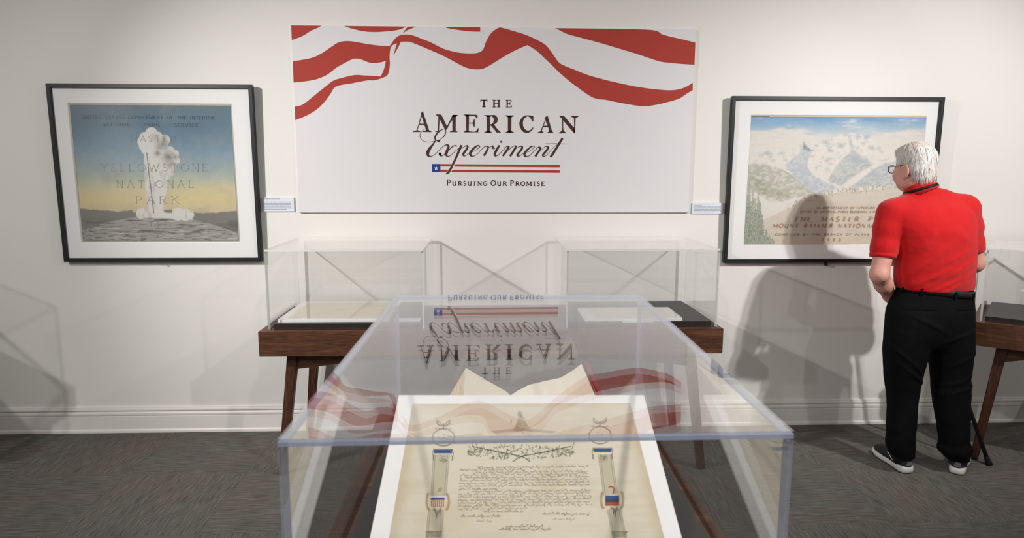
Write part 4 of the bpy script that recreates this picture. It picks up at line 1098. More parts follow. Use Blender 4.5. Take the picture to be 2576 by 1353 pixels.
    if bands == 'stripes':
        pr = Print(lay_cert(.0019)); pr.poly([L(p) for p in rect(sx0, sy0, sx2, sy0 + 22)]); pr.build('shield_band', M['ink_blue'], cert)
        pr = Print(lay_cert(.0019))
        for q in range(7): pr.poly([L(p) for p in rect(sx0 + 4 + q * 17.3, sy0 + 24, sx0 + 14 + q * 17.3, sy2)])
        tag(pr.build('shield_stripe', M['ink_red'], cert), kind='stuff')
        pr = Print(lay_cert(.0019)); pr.stroke([L((222, 925)), L((238, 900)), L((255, 895)), L((250, 915)), L((232, 925))], 2.6); pr.build('scroll', M['ink_gold'], cert)
    else:
        for nm, y0_, y2_ in (('ink_blue', sy0, sy0 + 28), ('ink_black', sy0 + 28, sy0 + 62), ('ink_red', sy0 + 62, sy2)):
            pr = Print(lay_cert(.0019)); pr.poly([L(p) for p in rect(sx0, y0_, sx2, y2_)]); pr.build('shield_band', M[nm], cert)
        pr = Print(lay_cert(.0019)); pr.stroke([L((765, 885)), L((795, 884)), L((815, 905)), L((806, 950))], 3.4); pr.build('scroll', M['ink_red'], cert)
    pr = Print(lay_cert(.0017))
    for s_ in (-1, 1):
        for q in range(13):
            t = -1.1 + 2.4 * q / 12; x, y = (sx0 + sx2) / 2 + s_ * (70 + 28 * math.cos(t)), (sy0 + sy2) / 2 + 78 * math.sin(t)
            for da in (-.6, .6):
                lx, ly = L((x, y)); leaf(pr, lx, ly, -math.pi / 2 + s_ * (.35 + da), 5.5, 1.3)
    tag(pr.build('wreath', M['ink_gold'], cert), kind='stuff')
# garland across the top
pr = Print(lay_cert(.0014))
for q in range(300):
    t = rr.uniform(0, 1); x = 1176 + 270 * t; w_ = 15 * math.sin(math.pi * min(1, max(0, t * .92 + .06))) + 3
    leaf(pr, x + rr.uniform(-4, 4), 1136 + rr.uniform(-w_, w_) + 3 * math.sin(t * 9), rr.uniform(0, 6.28), rr.uniform(4, 9), rr.uniform(.7, 1.6))
tag(pr.build('garland', M['ink_green'], cert), kind='stuff')
pr = Print(lay_cert(.0016))
for s_ in (-1, 1):
    pr.stroke([(1312 - s_ * 22, 1161), (1312, 1148), (1312 + s_ * 60, 1136), (1312 + s_ * 125, 1122)], 1.5)
    for q in range(14): pr.stroke([(1312 + s_ * (10 + q * 9), 1145 - q * 1.3), (1312 + s_ * (16 + q * 9), 1136 - q * 1.5 + rr.uniform(-6, 14))], .8, smooth=False)
tag(pr.build('ornament', M['ink_black'], cert), kind='stuff')
# figure in the middle of the head
pr = Print(lay_cert(.0014))
pr.poly([(1290, 1082), (1300, 1066), (1304, 1050), (1302, 1040), (1308, 1034), (1312, 1036), (1316, 1048), (1320, 1060), (1332, 1074), (1340, 1084)])
pr.build('figure', M['ink_dim'], cert)
pr = Print(lay_cert(.0017))
for q in range(30):
    x, y = 1312 + rr.gauss(0, 9), 1064 + rr.gauss(0, 11); pr.stroke([(x, y), (x + rr.uniform(-5, 5), y + rr.uniform(2, 8))], .7, smooth=False)
pr.stroke([(1306, 1048), (1304, 1038), (1307, 1032)], 1.6); pr.disc(1311, 1046, 2.6)
for q in range(3): pr.stroke([(1232 + q * 6, 1085 + q * 2), (1312, 1078 + q * 2.5), (1400 - q * 4, 1085 + q * 2)], .5)
tag(pr.build('ornament', M['ink_grey'], cert), kind='stuff')
# handwriting
def hand(pr, xa, xb, y, h=2.6, w=.62, slope=0.0):
    x = xa
    while x < xb:
        wl = min(rr.uniform(8, 26), xb - x)
        if wl < 3: break
        P = []; n = max(3, int(wl / 1.5))
        for k_ in range(n):
            f = k_ / (n - 1); up = (k_ % 2) * h * rr.uniform(.6, 1.1)
            if rr.random() < .13: up = h * 2.1
            if rr.random() < .06: up = -h * 1.1
            P.append((x + f * wl + up * .35, y + slope * (x - xa) - up))
        pr.stroke(P, w, n=2)
        x += wl + rr.uniform(2.5, 4.5)
pr = Print(lay_cert(.0014))
ys = [716, 738, 760, 784, 808, 833, 858, 884, 912, 934, 960, 986, 1013, 1040, 1066, 1092]
for i, yy in enumerate(ys):
    y = 980 + yy * k5; xa = 1157 - (yy - 716) * .018; xb = 1478 + (yy - 716) * .035
    if i == 1: xb = 1325
    if i == 0: xa = 1200
    if i in (2,): xa = 1192
    if i == 8: xb = 1250
    if i == 9: xa = 1188
    if i == 15: xb = 1326
    hand(pr, xa, xb, y, 2.5, .8 if i % 4 else .95, -.012)
hand(pr, 1216, 1316, 980 + 1114 * k5, 2.7, .95); hand(pr, 1158, 1262, 980 + 1160 * k5, 3.4, 1.1); hand(pr, 1364, 1482, 980 + 1140 * k5, 3.4, 1.1)
hand(pr, 1272, 1366, 980 + 1252 * k5, 3.4, 1.1); hand(pr, 1254, 1388, 980 + 1279 * k5, 3.2, 1.1)
hand(pr, 1198, 1236, 1312, 3, .5); hand(pr, 1390, 1446, 1307, 3, .5)
tag(pr.build('handwriting', M['ink_pen'], cert), kind='stuff')

# ------------------------------------------------------------------ open book on its cradle, behind the certificate
YF_, YN_ = -1.83, -2.15
def prof(pts): return [(ony(u, v, YF_)[0], ony(u, v, YF_)[2]) for u, v in pts]
ZDK = FZ0 + FDK
Lp = prof([(1284, 995), (1276, 986), (1250, 971), (1225, 957), (1198, 941), (1172, 925)])
Rp = prof([(1284, 995), (1300, 984), (1330, 968), (1372, 958), (1410, 950), (1440, 932), (1463, 915)])
Lb, Rb = prof([(1128, 1000), (1284, 1012)]), prof([(1498, 992), (1284, 1012)])
book = empty('open_book', (Lp[0][0], (YF_ + YN_) / 2, ZDK), 'old open book with curved cream pages and a dark red cover behind the certificate', 'book')
def prism(name, top, bot, mats, dz=-.012, parent=None):
    """profile (x, z) run from the far to the near end; material 1 on ends and fore-edge"""
    P = top + bot; n = len(P); V = []; F = []; MI = []
    for y, o_ in ((YF_, 0), (YN_, dz)):
        V += [(x, y, z + o_) for x, z in P]
    for i in range(n):
        j = (i + 1) % n; F.append((i, j, n + j, n + i)); MI.append(0 if i < len(top) - 1 else 1)
    F.append(tuple(range(n))); MI.append(1); F.append(tuple(range(n, 2 * n))[::-1]); MI.append(1)
    o = mesh(name, V, F, mats, parent, midx=MI)
    bm = bmesh.new(); bm.from_mesh(o.data); bmesh.ops.recalc_face_normals(bm, faces=bm.faces); bm.to_mesh(o.data); bm.free()
    return o
def page_edges():
    m, nt, p, out = newmat('page_edges')
    tc = nd(nt, 'ShaderNodeTexCoord'); mp = nd(nt, 'ShaderNodeMapping'); mp.inputs['Scale'].default_value = (260, 3, 90)
    mp.inputs['Rotation'].default_value = (0, .5, 0)
    n_ = nd(nt, 'ShaderNodeTexNoise'); n_.inputs['Scale'].default_value = 1.0; n_.inputs['Detail'].default_value = 3
    nt.links.new(tc.outputs['Object'], mp.inputs['Vector']); nt.links.new(mp.outputs['Vector'], n_.inputs['Vector'])
    rp = nd(nt, 'ShaderNodeValToRGB'); rp.color_ramp.elements[0].position = .3; rp.color_ramp.elements[0].color = srgb(176, 146, 106); rp.color_ramp.elements[1].position = .6; rp.color_ramp.elements[1].color = srgb(228, 208, 172)
    nt.links.new(n_.outputs['Fac'], rp.inputs['Fac']); nt.links.new(rp.outputs['Color'], p.inputs['Base Color']); p.inputs['Roughness'].default_value = .85
    return m
M['page_edges'] = page_edges()
prism('page_block', Lp, Lb, [M['book_page'], M['page_edges']], parent=book)
prism('page_block', Rp, Rb, [M['book_page'], M['page_edges']], parent=book)
cv = prof([(1118, 1000), (1284, 1016), (1514, 992), (1478, 908), (1470, 911), (1503, 994), (1284, 1012.5), (1128, 1000.5)])
V = []; F = []
for y, o_ in ((YF_ + .006, 0.0), (YN_ - .006, -.012)): V += [(x, y, z + o_) for x, z in cv]
n = len(cv)
for i in range(n): F.append((i, (i + 1) % n, n + (i + 1) % n, n + i))
F += [(0, 1, 6, 7), (1, 2, 5, 6), (2, 3, 4, 5)]; F += [tuple(n + q for q in f)[::-1] for f in F[-3:]]
o = mesh('cover', V, F, M['book_cover'], book)
bm = bmesh.new(); bm.from_mesh(o.data); bmesh.ops.recalc_face_normals(bm, faces=bm.faces); bm.to_mesh(o.data); bm.free()
cr = empty('book_cradle', (Lp[0][0], (YF_ + YN_) / 2, ZDK), 'low grey cradle under the open book in the foreground case', 'cradle')
m = MB(); xg = Lp[0][0]
zc_ = cv[1][1]
for x0_, x1_, za, zb_ in ((cv[0][0], xg, cv[0][1], zc_), (xg, cv[2][0], zc_, cv[2][1])):
    f = lambda z: max(z - .012, ZDK + .004)
    m = MB(); m.hexa([(x0_, YN_, ZDK), (x1_, YN_, ZDK), (x1_, YF_, ZDK), (x0_, YF_, ZDK)], [(x0_, YN_, max(f(za) - .013, ZDK + .002)), (x1_, YN_, max(f(zb_) - .013, ZDK + .002)), (x1_, YF_, f(zb_) - .002), (x0_, YF_, f(za) - .002)])
    m.build('wedge', M['deck'], cr)

# ------------------------------------------------------------------ the visitor: surfaces grown from distance fields
def surface_nets(D, org, h):
    S_ = D < 0; nx, ny, nz = D.shape
    cnt = np.zeros((nx - 1, ny - 1, nz - 1), np.int8)
    for i in (0, 1):
        for j in (0, 1):
            for k_ in (0, 1): cnt += S_[i:nx - 1 + i, j:ny - 1 + j, k_:nz - 1 + k_]
    act = (cnt > 0) & (cnt < 8)
    idx = np.full(act.shape, -1, np.int64); I, J, K = np.nonzero(act); idx[I, J, K] = np.arange(len(I))
    acc = np.zeros((len(I), 3)); n = np.zeros(len(I))
    cor = [(a, b_, c) for a in (0, 1) for b_ in (0, 1) for c in (0, 1)]
    for a in range(8):
        for b_ in range(a + 1, 8):
            ca, cb = cor[a], cor[b_]
            if sum(abs(ca[q] - cb[q]) for q in range(3)) != 1: continue
            da, db = D[I + ca[0], J + ca[1], K + ca[2]], D[I + cb[0], J + cb[1], K + cb[2]]
            m_ = (da < 0) != (db < 0); t = np.where(m_, da / np.where(m_, da - db, 1), 0)
            for q in range(3): acc[:, q] += m_ * (ca[q] + (cb[q] - ca[q]) * t)
            n += m_
    V = (np.stack([I, J, K], 1) + acc / n[:, None]) * h + np.asarray(org)
    F = []
    for ax in range(3):
        sl0 = [slice(1, -1)] * 3; sl0[ax] = slice(0, -1); sl1 = [slice(1, -1)] * 3; sl1[ax] = slice(1, None)
        a, b_ = S_[tuple(sl0)], S_[tuple(sl1)]
        i, j, k_ = np.nonzero(a != b_); sgn = a[i, j, k_]
        p = [i, j, k_]
        for q in range(3):
            if q != ax: p[q] = p[q] + 1
        o1, o2 = [(1, 2), (2, 0), (0, 1)][ax]
        def cell(d1, d2):
            c = [x.copy() for x in p]; c[o1] = c[o1] - d1; c[o2] = c[o2] - d2; return idx[c[0], c[1], c[2]]
        q4 = np.stack([cell(1, 1), cell(0, 1), cell(0, 0), cell(1, 0)], 1)
        q4[~sgn] = q4[~sgn][:, ::-1]
        F.append(q4)
    return V, np.vstack(F)

class Field:
    def __init__(s, lo, hi, h):
        s.h = h; s.org = np.array(lo, float)
        n = np.ceil((np.array(hi) - s.org) / h).astype(int) + 1
        s.ax = [s.org[q] + h * np.arange(n[q]) for q in range(3)]
        s.D = np.full(n, .3, np.float32)
    def _win(s, lo, hi):
        w = []
        for q in range(3):
            a = np.searchsorted(s.ax[q], lo[q]); b_ = np.searchsorted(s.ax[q], hi[q]); w.append(slice(max(a - 1, 0), min(b_ + 1, len(s.ax[q]))))
        return tuple(w)
    def put(s, fn, lo, hi, k=.02, mode='u'):
        w = s._win(np.array(lo) - .06, np.array(hi) + .06)
        X, Y, Z = [s.ax[q][w[q]].astype(np.float32) for q in range(3)]
        d = fn(X[:, None, None], Y[None, :, None], Z[None, None, :]); c = s.D[w]
        d = np.broadcast_to(d, c.shape)
        if mode == 'u':
            hh = np.clip(.5 + .5 * (c - d) / k, 0, 1); s.D[w] = c * (1 - hh) + d * hh - k * hh * (1 - hh)
        else:
            hh = np.clip(.5 - .5 * (c + d) / k, 0, 1); s.D[w] = c * (1 - hh) + (-d) * hh + k * hh * (1 - hh)
    def cone(s, a, b_, ra, rb, k=.02, mode='u'):
        a, b_ = np.array(a, float), np.array(b_, float); ba = b_ - a; L2 = ba @ ba + 1e-9
        def fn(X, Y, Z):
            t = np.clip(((X - a[0]) * ba[0] + (Y - a[1]) * ba[1] + (Z - a[2]) * ba[2]) / L2, 0, 1)
            return np.sqrt((X - a[0] - t * ba[0]) ** 2 + (Y - a[1] - t * ba[1]) ** 2 + (Z - a[2] - t * ba[2]) ** 2) - (ra + (rb - ra) * t)
        r = max(ra, rb); s.put(fn, np.minimum(a, b_) - r, np.maximum(a, b_) + r, k, mode)
    def chain(s, pts, k=.02):
        for (a, ra), (b_, rb) in zip(pts[:-1], pts[1:]): s.cone(a, b_, ra, rb, k)
    def ell(s, c, r, axes=None, k=.02, mode='u'):
        c = np.array(c, float); A = np.eye(3) if axes is None else np.array(axes, float)
        def fn(X, Y, Z):
            x, y, z = X - c[0], Y - c[1], Z - c[2]
            q = [(x * A[i][0] + y * A[i][1] + z * A[i][2]) / r[i] for i in range(3)]
            k0 = np.sqrt(q[0] ** 2 + q[1] ** 2 + q[2] ** 2); k1 = np.sqrt((q[0] / r[0]) ** 2 + (q[1] / r[1]) ** 2 + (q[2] / r[2]) ** 2) + 1e-6
            return k0 * (k0 - 1) / k1
        R_ = max(r); s.put(fn, c - R_, c + R_, k, mode)
    def loft(s, tab, k=.02, pw=2.3):
        """tab rows: z, centre x, centre y, half width, half depth (rising z): near-vertical limb or trunk"""
        T = np.array(sorted(tab), float); zz = np.linspace(T[0, 0], T[-1, 0], 120)
        C = catmull(T, 10); C = C[np.argsort(C[:, 0])]
        def fn(X, Y, Z):
            z = np.clip(Z, T[0, 0], T[-1, 0]); g = lambda q: np.interp(z, C[:, 0], C[:, q]).astype(np.float32)
            a, b_ = np.maximum(g(3), .01), np.maximum(g(4), .01)
            r = (np.abs((X - g(1)) / a) ** pw + np.abs((Y - g(2)) / b_) ** pw) ** (1 / pw)
            d = (r - 1) * np.minimum(a, b_)
            e = np.maximum(T[0, 0] - Z, Z - T[-1, 0])
            return np.where(e > 0, np.sqrt(np.maximum(d, 0) ** 2 + e ** 2) + np.minimum(d, 0) * 0, np.maximum(d, e))
        w = T[:, 3].max(); dpt = T[:, 4].max()
        s.put(fn, (T[:, 1].min() - w, T[:, 2].min() - dpt, T[0, 0]), (T[:, 1].max() + w, T[:, 2].max() + dpt, T[-1, 0]), k)
    def mesh(s, smooth=2):
        V, F = surface_nets(s.D, s.org, s.h)
        for _ in range(smooth): V = lap(V, F, .5)
        return V, F
def lap(V, F, a):
    n = np.zeros(len(V)); A = np.zeros_like(V)
    for i in range(4):
        for j in (1, 3):
            np.add.at(A, F[:, i], V[F[:, (i + j) % 4]]); np.add.at(n, F[:, i], 1)
    return V * (1 - a) + a * A / np.maximum(n, 1)[:, None]
def vnormals(V, F):
    nf = np.cross(V[F[:, 2]] - V[F[:, 0]], V[F[:, 3]] - V[F[:, 1]]); N = np.zeros_like(V)
    for i in range(4): np.add.at(N, F[:, i], nf)
    return N / (np.linalg.norm(N, axis=1)[:, None] + 1e-12)
def fbm3(P, s, seed, o=3):
    return (fbm(P[:, 0] * s + P[:, 1] * s * .7, P[:, 2] * s, seed, o) + fbm(P[:, 1] * s + 9, P[:, 2] * s - P[:, 0] * s * .6, seed + 50, o)) / 2

YM = -.645
def sil(rows, y, dep, dy=0.0):
    """rows: picture v, left u, right u, half depth, y -> loft rows"""
    out = []
    for v, ul, ur, hd, yy in rows:
        a, b_ = ony(ul, v, yy), ony(ur, v, yy); out.append(((a[2] + b_[2]) / 2, (a[0] + b_[0]) / 2, yy, (b_[0] - a[0]) / 2, hd))
    return out
M['skin'] = plain('skin', srgb(198, 144, 130), .55, .35, .18, 26, .25, 160)
M['shirt'] = plain('red_pique', srgb(186, 15, 19), .85, .2, .05, 220, .5, 900, sheen=.15)
M['trousers'] = plain('black_trousers', srgb(5, 5, 7), .8, .12, .12, 200, .4, 700)
M['belt'] = plain('belt_leather', srgb(26, 25, 27), .35, .5)
M['black_cloth'] = plain('black_cloth', srgb(14, 14, 16), .7, .3)
M['shoe'] = plain('shoe_upper', srgb(34, 34, 37), .75, .3, .15, 220, .4, 600)
M['sole'] = plain('shoe_sole', srgb(196, 194, 192), .6, .3, .06, 90)
M['grey_patch'] = plain('heel_patch', srgb(92, 93, 96), .6, .4)
M['tread'] = plain('tread', srgb(30, 28, 28), .9, .1)
M['cane'] = plain('cane_black', srgb(20, 21, 23), .4, .5)
M['rubber'] = plain('rubber', srgb(14, 14, 15), .8, .3)
M['specs'] = plain('spectacle_frame', srgb(40, 42, 46), .3, .5)

# head frame: looks left and a little down
hc = np.array(ony(2302, 418, -.56)); hc[2] -= .004
ha = math.radians(20)
hf = np.array([-math.sin(ha), math.cos(ha), -.12]); hf /= np.linalg.norm(hf)
hr = np.cross(hf, (0, 0, 1)); hr /= np.linalg.norm(hr); hu = np.cross(hr, hf)
HA = [hf, hr, hu]                                    # local axes: forward, right, up
def hp(f, r, u): return hc + hf * f + hr * r + hu * u

# joints
shL, shR = ony(2240, 548, -.60), ony(2436, 540, -.60)
elL, wrL = ony(2212, 690, -.655), ony(2236, 744, -.565)
haL = ony(2268, 790, -.540)
elR, wrR = ony(2452, 662, -.60), np.array([2.405, -.47, .955])
neck0 = ony(2318, 500, -.585)

torso = sil([(488, 2288, 2364, .045, -.585), (497, 2270, 2402, .060, -.59), (510, 2252, 2428, .083, -.60), (530, 2240, 2443, .105, -.615), (560, 2243, 2446, .120, -.628), (600, 2252, 2447, .126, -.635), (640, 2258, 2446, .126, -.638), (675, 2257, 2444, .124, -.64), (700, 2256, 2443, .120, -.64), (716, 2258, 2442, .118, -.64), (726, 2262, 2440, .115, -.64)], YM, 0)
pelvis = sil([(722, 2264, 2440, .108, -.64), (745, 2250, 2443, .112, -.642), (775, 2237, 2445, .118, -.648), (810, 2231, 2445, .122, -.652), (840, 2232, 2441, .112, -.655), (862, 2242, 2432, .094, -.655), (874, 2256, 2418, .076, -.655)], YM, 0)
legL = sil([(828, 2236, 2330, .098, -.655), (850, 2231, 2333, .102, -.655), (872, 2229, 2331, .101, -.655), (905, 2229, 2325, .094, -.655), (950, 2230, 2311, .084, -.652), (1000, 2236, 2303, .076, -.655), (1050, 2236, 2300, .072, -.668), (1095, 2234, 2297, .070, -.678), (1125, 2236, 2296, .070, -.682), (1146, 2240, 2295, .068, -.684)], YM, 0)
legR = sil([(828, 2338, 2438, .098, -.655), (850, 2335, 2441, .102, -.655), (872, 2336, 2441, .101, -.655), (905, 2342, 2437, .094, -.655), (950, 2347, 2433, .084, -.655), (1000, 2352, 2433, .078, -.665), (1050, 2360, 2433, .074, -.68), (1100, 2367, 2433, .070, -.692), (1124, 2365, 2439, .072, -.695), (1138, 2371, 2436, .068, -.697), (1154, 2380, 2431, .060, -.70)], YM, 0)

# ---- body: one continuous skin surface
B = Field((1.80, -.95, .03), (2.72, -.28, 1.76), .0046)
shrink = lambda rows, a, b_: [(z, x, y, w * a, d * b_) for z, x, y, w, d in rows]
B.loft(shrink(torso, .86, .82), .03); B.loft(shrink(pelvis, .86, .84), .03); B.loft(shrink(legL, .72, .72), .03); B.loft(shrink(legR, .72, .72), .03)
hipc = (pelvis[0][1], -.645, pelvis[0][0])
for lg, out_ in ((legL, -1), (legR, 1)):
    z, x, y, w, d = lg[-1]
    ft = np.array((2.168, -.665, .058)) if out_ < 0 else np.array((2.452, -.690, .058))
    yw_ = math.radians(2 if out_ < 0 else -38)
    B.cone((x, y, z + .02), ft, .028, .022, .02); B.cone(ft, ft + np.array([-math.sin(yw_) * .13, math.cos(yw_) * .13, -.022]), .020, .011, .02)
# neck, skull, face
B.chain([(neck0 + (0, 0, -.03), .064), (ony(2314, 470, -.58), .060), (hp(-.018, 0, -.075), .058)], .03)
B.ell(hp(-.008, 0, .028), (.093, .076, .088), HA, .02)
B.ell(hp(.030, 0, -.035), (.066, .060, .082), HA, .03)
B.ell(hp(.052, 0, -.082), (.040, .040, .030), HA, .03)
B.ell(hp(.070, 0, -.012), (.026, .050, .030), HA, .02)
for s_ in (-1, 1):
    B.ell(hp(.058, s_ * .042, -.040), (.032, .026, .032), HA, .02)
    B.ell(hp(.012, s_ * .062, -.068), (.040, .016, .036), HA, .02)
    B.ell(hp(.078, s_ * .031, .004), (.014, .015, .011), HA, .008, 's')
    B.ell(hp(.070, s_ * .031, .004), (.012, .013, .012), HA, .004)
    B.ell(hp(-.010, s_ * .083, -.022), (.023, .008, .037), HA, .006)
    B.ell(hp(-.006, s_ * .092, -.022), (.012, .006, .023), HA, .006, 's')
    B.ell(hp(-.002, s_ * .079, -.052), (.010, .007, .012), HA, .006)
B.chain([(hp(.082, 0, .012), .008), (hp(.100, 0, -.018), .011), (hp(.106, 0, -.030), .013)], .012)
for s_ in (-1, 1): B.ell(hp(.094, s_ * .012, -.034), (.012, .009, .009), HA, .008)
B.ell(hp(.088, 0, -.060), (.011, .024, .006), HA, .008); B.ell(hp(.086, 0, -.070), (.011, .021, .007), HA, .008)
B.cone(hp(.096, -.020, -.065), hp(.096, .020, -.065), .0022, .0022, .003, 's')
# arms
def vadd(a, *d): return np.array(a, float) + np.array(d)
B.chain([(shL, .058), (shL * .45 + elL * .55, .048), (elL, .043), (elL * .55 + wrL * .45, .043), (wrL, .029)], .02)
B.ell(elL + (.0, -.028, -.004), (.022, .020, .026), None, .015)
B.chain([(shR, .058), (shR * .45 + elR * .55, .048), (elR, .044), (elR * .5 + wrR * .5, .042), (wrR, .029)], .02)
# hands: palm, four fingers, thumb
def hand_at(w, tip, side, curl):
    w, tip = np.array(w, float), np.array(tip, float); d = tip - w; L = np.linalg.norm(d); d /= L
    s1 = np.cross(d, side); s1 /= np.linalg.norm(s1); n_ = np.cross(s1, d)
    pc = w + d * .052
    B.ell(pc, (.050, .041, .016), [d, s1, n_], .015); B.cone(w, pc, .026, .022, .02)
    for q, (off, ln) in enumerate(((-.030, .072), (-.010, .080), (.010, .076), (.028, .060))):
        k0 = w + d * .092 + s1 * off
        e1 = d * math.cos(curl) - n_ * math.sin(curl); e2 = d * math.cos(2 * curl) - n_ * math.sin(2 * curl); e3 = d * math.cos(2.8 * curl) - n_ * math.sin(2.8 * curl)
        a = k0; b_ = a + e1 * ln * .45; c = b_ + e2 * ln * .32; e = c + e3 * ln * .25
        B.chain([(w + d * .06 + s1 * off * .9, .0095), (a, .0098), (b_, .0092), (c, .0084), (e, .0074)], .004)
    t0 = w + d * .03 - s1 * .032; t1 = t0 + d * .035 - s1 * .022 - n_ * .012; t2 = t1 + d * .030 - s1 * .004 - n_ * .014
    B.chain([(t0, .014), (t1, .0115), (t2, .0095)], .006)
hand_at(wrL, haL, (-1, -.2, 0), -.25)
gripR = np.array([2.40, -.41, .905])
hand_at(wrR, gripR + (0, .05, -.02), (1, 0, .2), .75)
V, F = B.mesh(2)
N = vnormals(V, F)
V = V + N * ((fbm3(V, 130, 5)[:, None] - .5) * .0014)
person = mesh_np('person', V, F, M['skin'])
tag(person, 'person in a red polo shirt and black trousers leaning toward the mountain print', 'person')

# ---- polo shirt
C_ = Field((1.84, -.90, .90), (2.60, -.42, 1.60), .005)
C_.loft(torso, .02)
slL = [(ony(2244, 535, -.60), .066), (ony(2232, 575, -.61), .063), (ony(2223, 622, -.625), .058), (ony(2222, 634, -.628), .058)]
slR = [(ony(2428, 528, -.60), .066), (ony(2437, 570, -.60), .060), (ony(2443, 612, -.60), .056), (ony(2444, 620, -.60), .055)]
C_.chain(slL, .025); C_.chain(slR, .025)
C_.cone(ony(2294, 514, -.59), ony(2242, 538, -.60), .05, .060, .04); C_.cone(ony(2352, 500, -.59), ony(2423, 524, -.60), .05, .062, .04)
C_.cone(neck0 + (0, 0, -.06), ony(2315, 488, -.585), .080, .064, .03)
# sleeves are cut square below the hem
for (e, r), (d0, _) in ((slL[-1], slL[-2]), (slR[-1], slR[-2])):
    dr = (e - d0) / np.linalg.norm(e - d0); C_.cone(e + dr * .075, e + dr * .16, .072, .09, .004, 's')
V, F = C_.mesh(3); N = vnormals(V, F)
back = np.clip(-N[:, 1], 0, 1)
x_, z_ = V[:, 0], V[:, 2]
cx0 = torso[-1][1]
def ridge(ax_, az_, off, wd, amp, x0, z0, lx, lz, seed):
    s_ = (x_ * ax_ + z_ * az_ - off) / wd + (fbm(x_ * 9, z_ * 9, seed) - .5) * 1.6
    return amp * np.exp(-s_ ** 2) * np.exp(-((x_ - x0) / lx) ** 2 - ((z_ - z0) / lz) ** 2)
dsp = np.zeros(len(V))
xm, zm = torso[6][1], torso[6][0]
for q, (dx, dz, sl, wd, am, lx) in enumerate(((-.02, -.17, .42, .012, .010, .13), (.01, -.125, .50, .010, .008, .12), (-.06, -.09, .62, .013, .007, .09), (.05, -.06, .55, .016, .009, .10), (.03, .0, .50, .018, .006, .10), (-.09, -.02, .95, .014, .007, .06), (-.13, .06, 1.5, .016, .008, .05), (.10, .08, -.3, .02, .004, .08), (-.05, .12, .2, .022, .004, .10))):
    s_ = ((z_ - zm - dz) - (x_ - xm - dx) * sl) / wd / math.hypot(1, sl) + (fbm(x_ * 11, z_ * 11, 20 + q) - .5) * 2.2
    dsp += am * np.exp(-s_ ** 2) * np.exp(-((x_ - xm - dx) / lx) ** 2)
dsp += (fbm(x_ * 14 - z_ * 8, z_ * 14 + x_ * 8, 3) - .5) * .008
dsp -= .006 * np.exp(-((x_ - (torso[2][1] - .15)) / .03) ** 2 - ((z_ - (zm + .05)) / .09) ** 2)
hem = np.exp(-((z_ - (torso[0][0] + .02)) / .025) ** 2) * .006
V = V + N * (dsp * (.35 + .65 * back) + hem)[:, None]
sh = mesh_np('polo_shirt', V, F, M['shirt'], person)
# ribbed cuffs
def ring_band(path, name, mat, parent, thick=.004):
    """closed band: path = list of (centre, axis a, axis b, along) rings"""
    n = 40; V = []; F = []
    for ring in path:
        c, A, B_ = ring
        for k_ in range(n):
            t = 2 * math.pi * k_ / n; V.append(c + A * math.cos(t) + B_ * math.sin(t))
    R_ = len(path)
    for r in range(R_):
        for k_ in range(n):
            r2 = (r + 1) % R_; F.append((r * n + k_, r * n + (k_ + 1) % n, r2 * n + (k_ + 1) % n, r2 * n + k_))
    o = mesh(name, V, F, mat, parent, True)
    bm = bmesh.new(); bm.from_mesh(o.data); bmesh.ops.recalc_face_normals(bm, faces=bm.faces); bm.to_mesh(o.data); bm.free()
    return o
for sl, rr_ in ((slL, .062), (slR, .059)):
    e = np.array(sl[-1][0]); d = e - np.array(sl[-2][0]); d /= np.linalg.norm(d)
    a = np.cross(d, (0, 1, 0)); a /= np.linalg.norm(a); b2 = np.cross(d, a)
    c0 = e + d * .006
    ring_band([(c0 - d * .001, a * rr_ * .94, b2 * rr_ * .94), (c0, a * rr_, b2 * rr_), (c0 + d * .010, a * (rr_ + .0015), b2 * (rr_ + .0015)), (c0 + d * .021, a * (rr_ - .001), b2 * (rr_ - .001)), (c0 + d * .0215, a * (rr_ - .006), b2 * (rr_ - .006)), (c0 + d * .004, a * (rr_ - .006), b2 * (rr_ - .006))], 'cuff', M['shirt'], sh)
# collar: folded band round the neck
nd_ = hp(-.018, 0, -.085) - (neck0 + np.array((0, 0, -.03))); nd_ /= np.linalg.norm(nd_)
tilt = np.array([-.36, .26, .90]); tilt /= np.linalg.norm(tilt)
a = np.cross(tilt, (0, 1, 0)); a /= np.linalg.norm(a); b2 = np.cross(tilt, a)
c0 = ony(2315, 474, -.583)
ring_band([(c0 + tilt * -.026, a * .080, b2 * .080), (c0 + tilt * .004, a * .0765, b2 * .076), (c0 + tilt * .022, a * .072, b2 * .071), (c0 + tilt * .030, a * .070, b2 * .069), (c0 + tilt * .029, a * .066, b2 * .065), (c0 + tilt * -.02, a * .068, b2 * .067)], 'collar', M['shirt'], sh)

# ---- lanyard on the collar
pth = []
for k_ in range(40):
    t = 2 * math.pi * k_ / 40; w_ = .002
    pth.append(c0 + tilt * (-.002 + .010 * math.sin(t + 2.2)) + a * .0795 * math.cos(t) + b2 * .079 * math.sin(t))
V = []; F = []
for p_ in pth:
    o_ = (p_ - c0); o_ -= tilt * (o_ @ tilt); o_ /= np.linalg.norm(o_)
    V += [p_ + tilt * .0065 - o_ * .001, p_ + tilt * .0065 + o_ * .001, p_ - tilt * .0065 + o_ * .002, p_ - tilt * .0065]
for k_ in range(40):
    A, B2 = 4 * k_, 4 * ((k_ + 1) % 40)
    for q in range(4): F.append((A + q, B2 + q, B2 + (q + 1) % 4, A + (q + 1) % 4))
o = mesh('lanyard', V, F, M['black_cloth'], person, True)
bm = bmesh.new(); bm.from_mesh(o.data); bmesh.ops.recalc_face_normals(bm, faces=bm.faces); bm.to_mesh(o.data); bm.free()

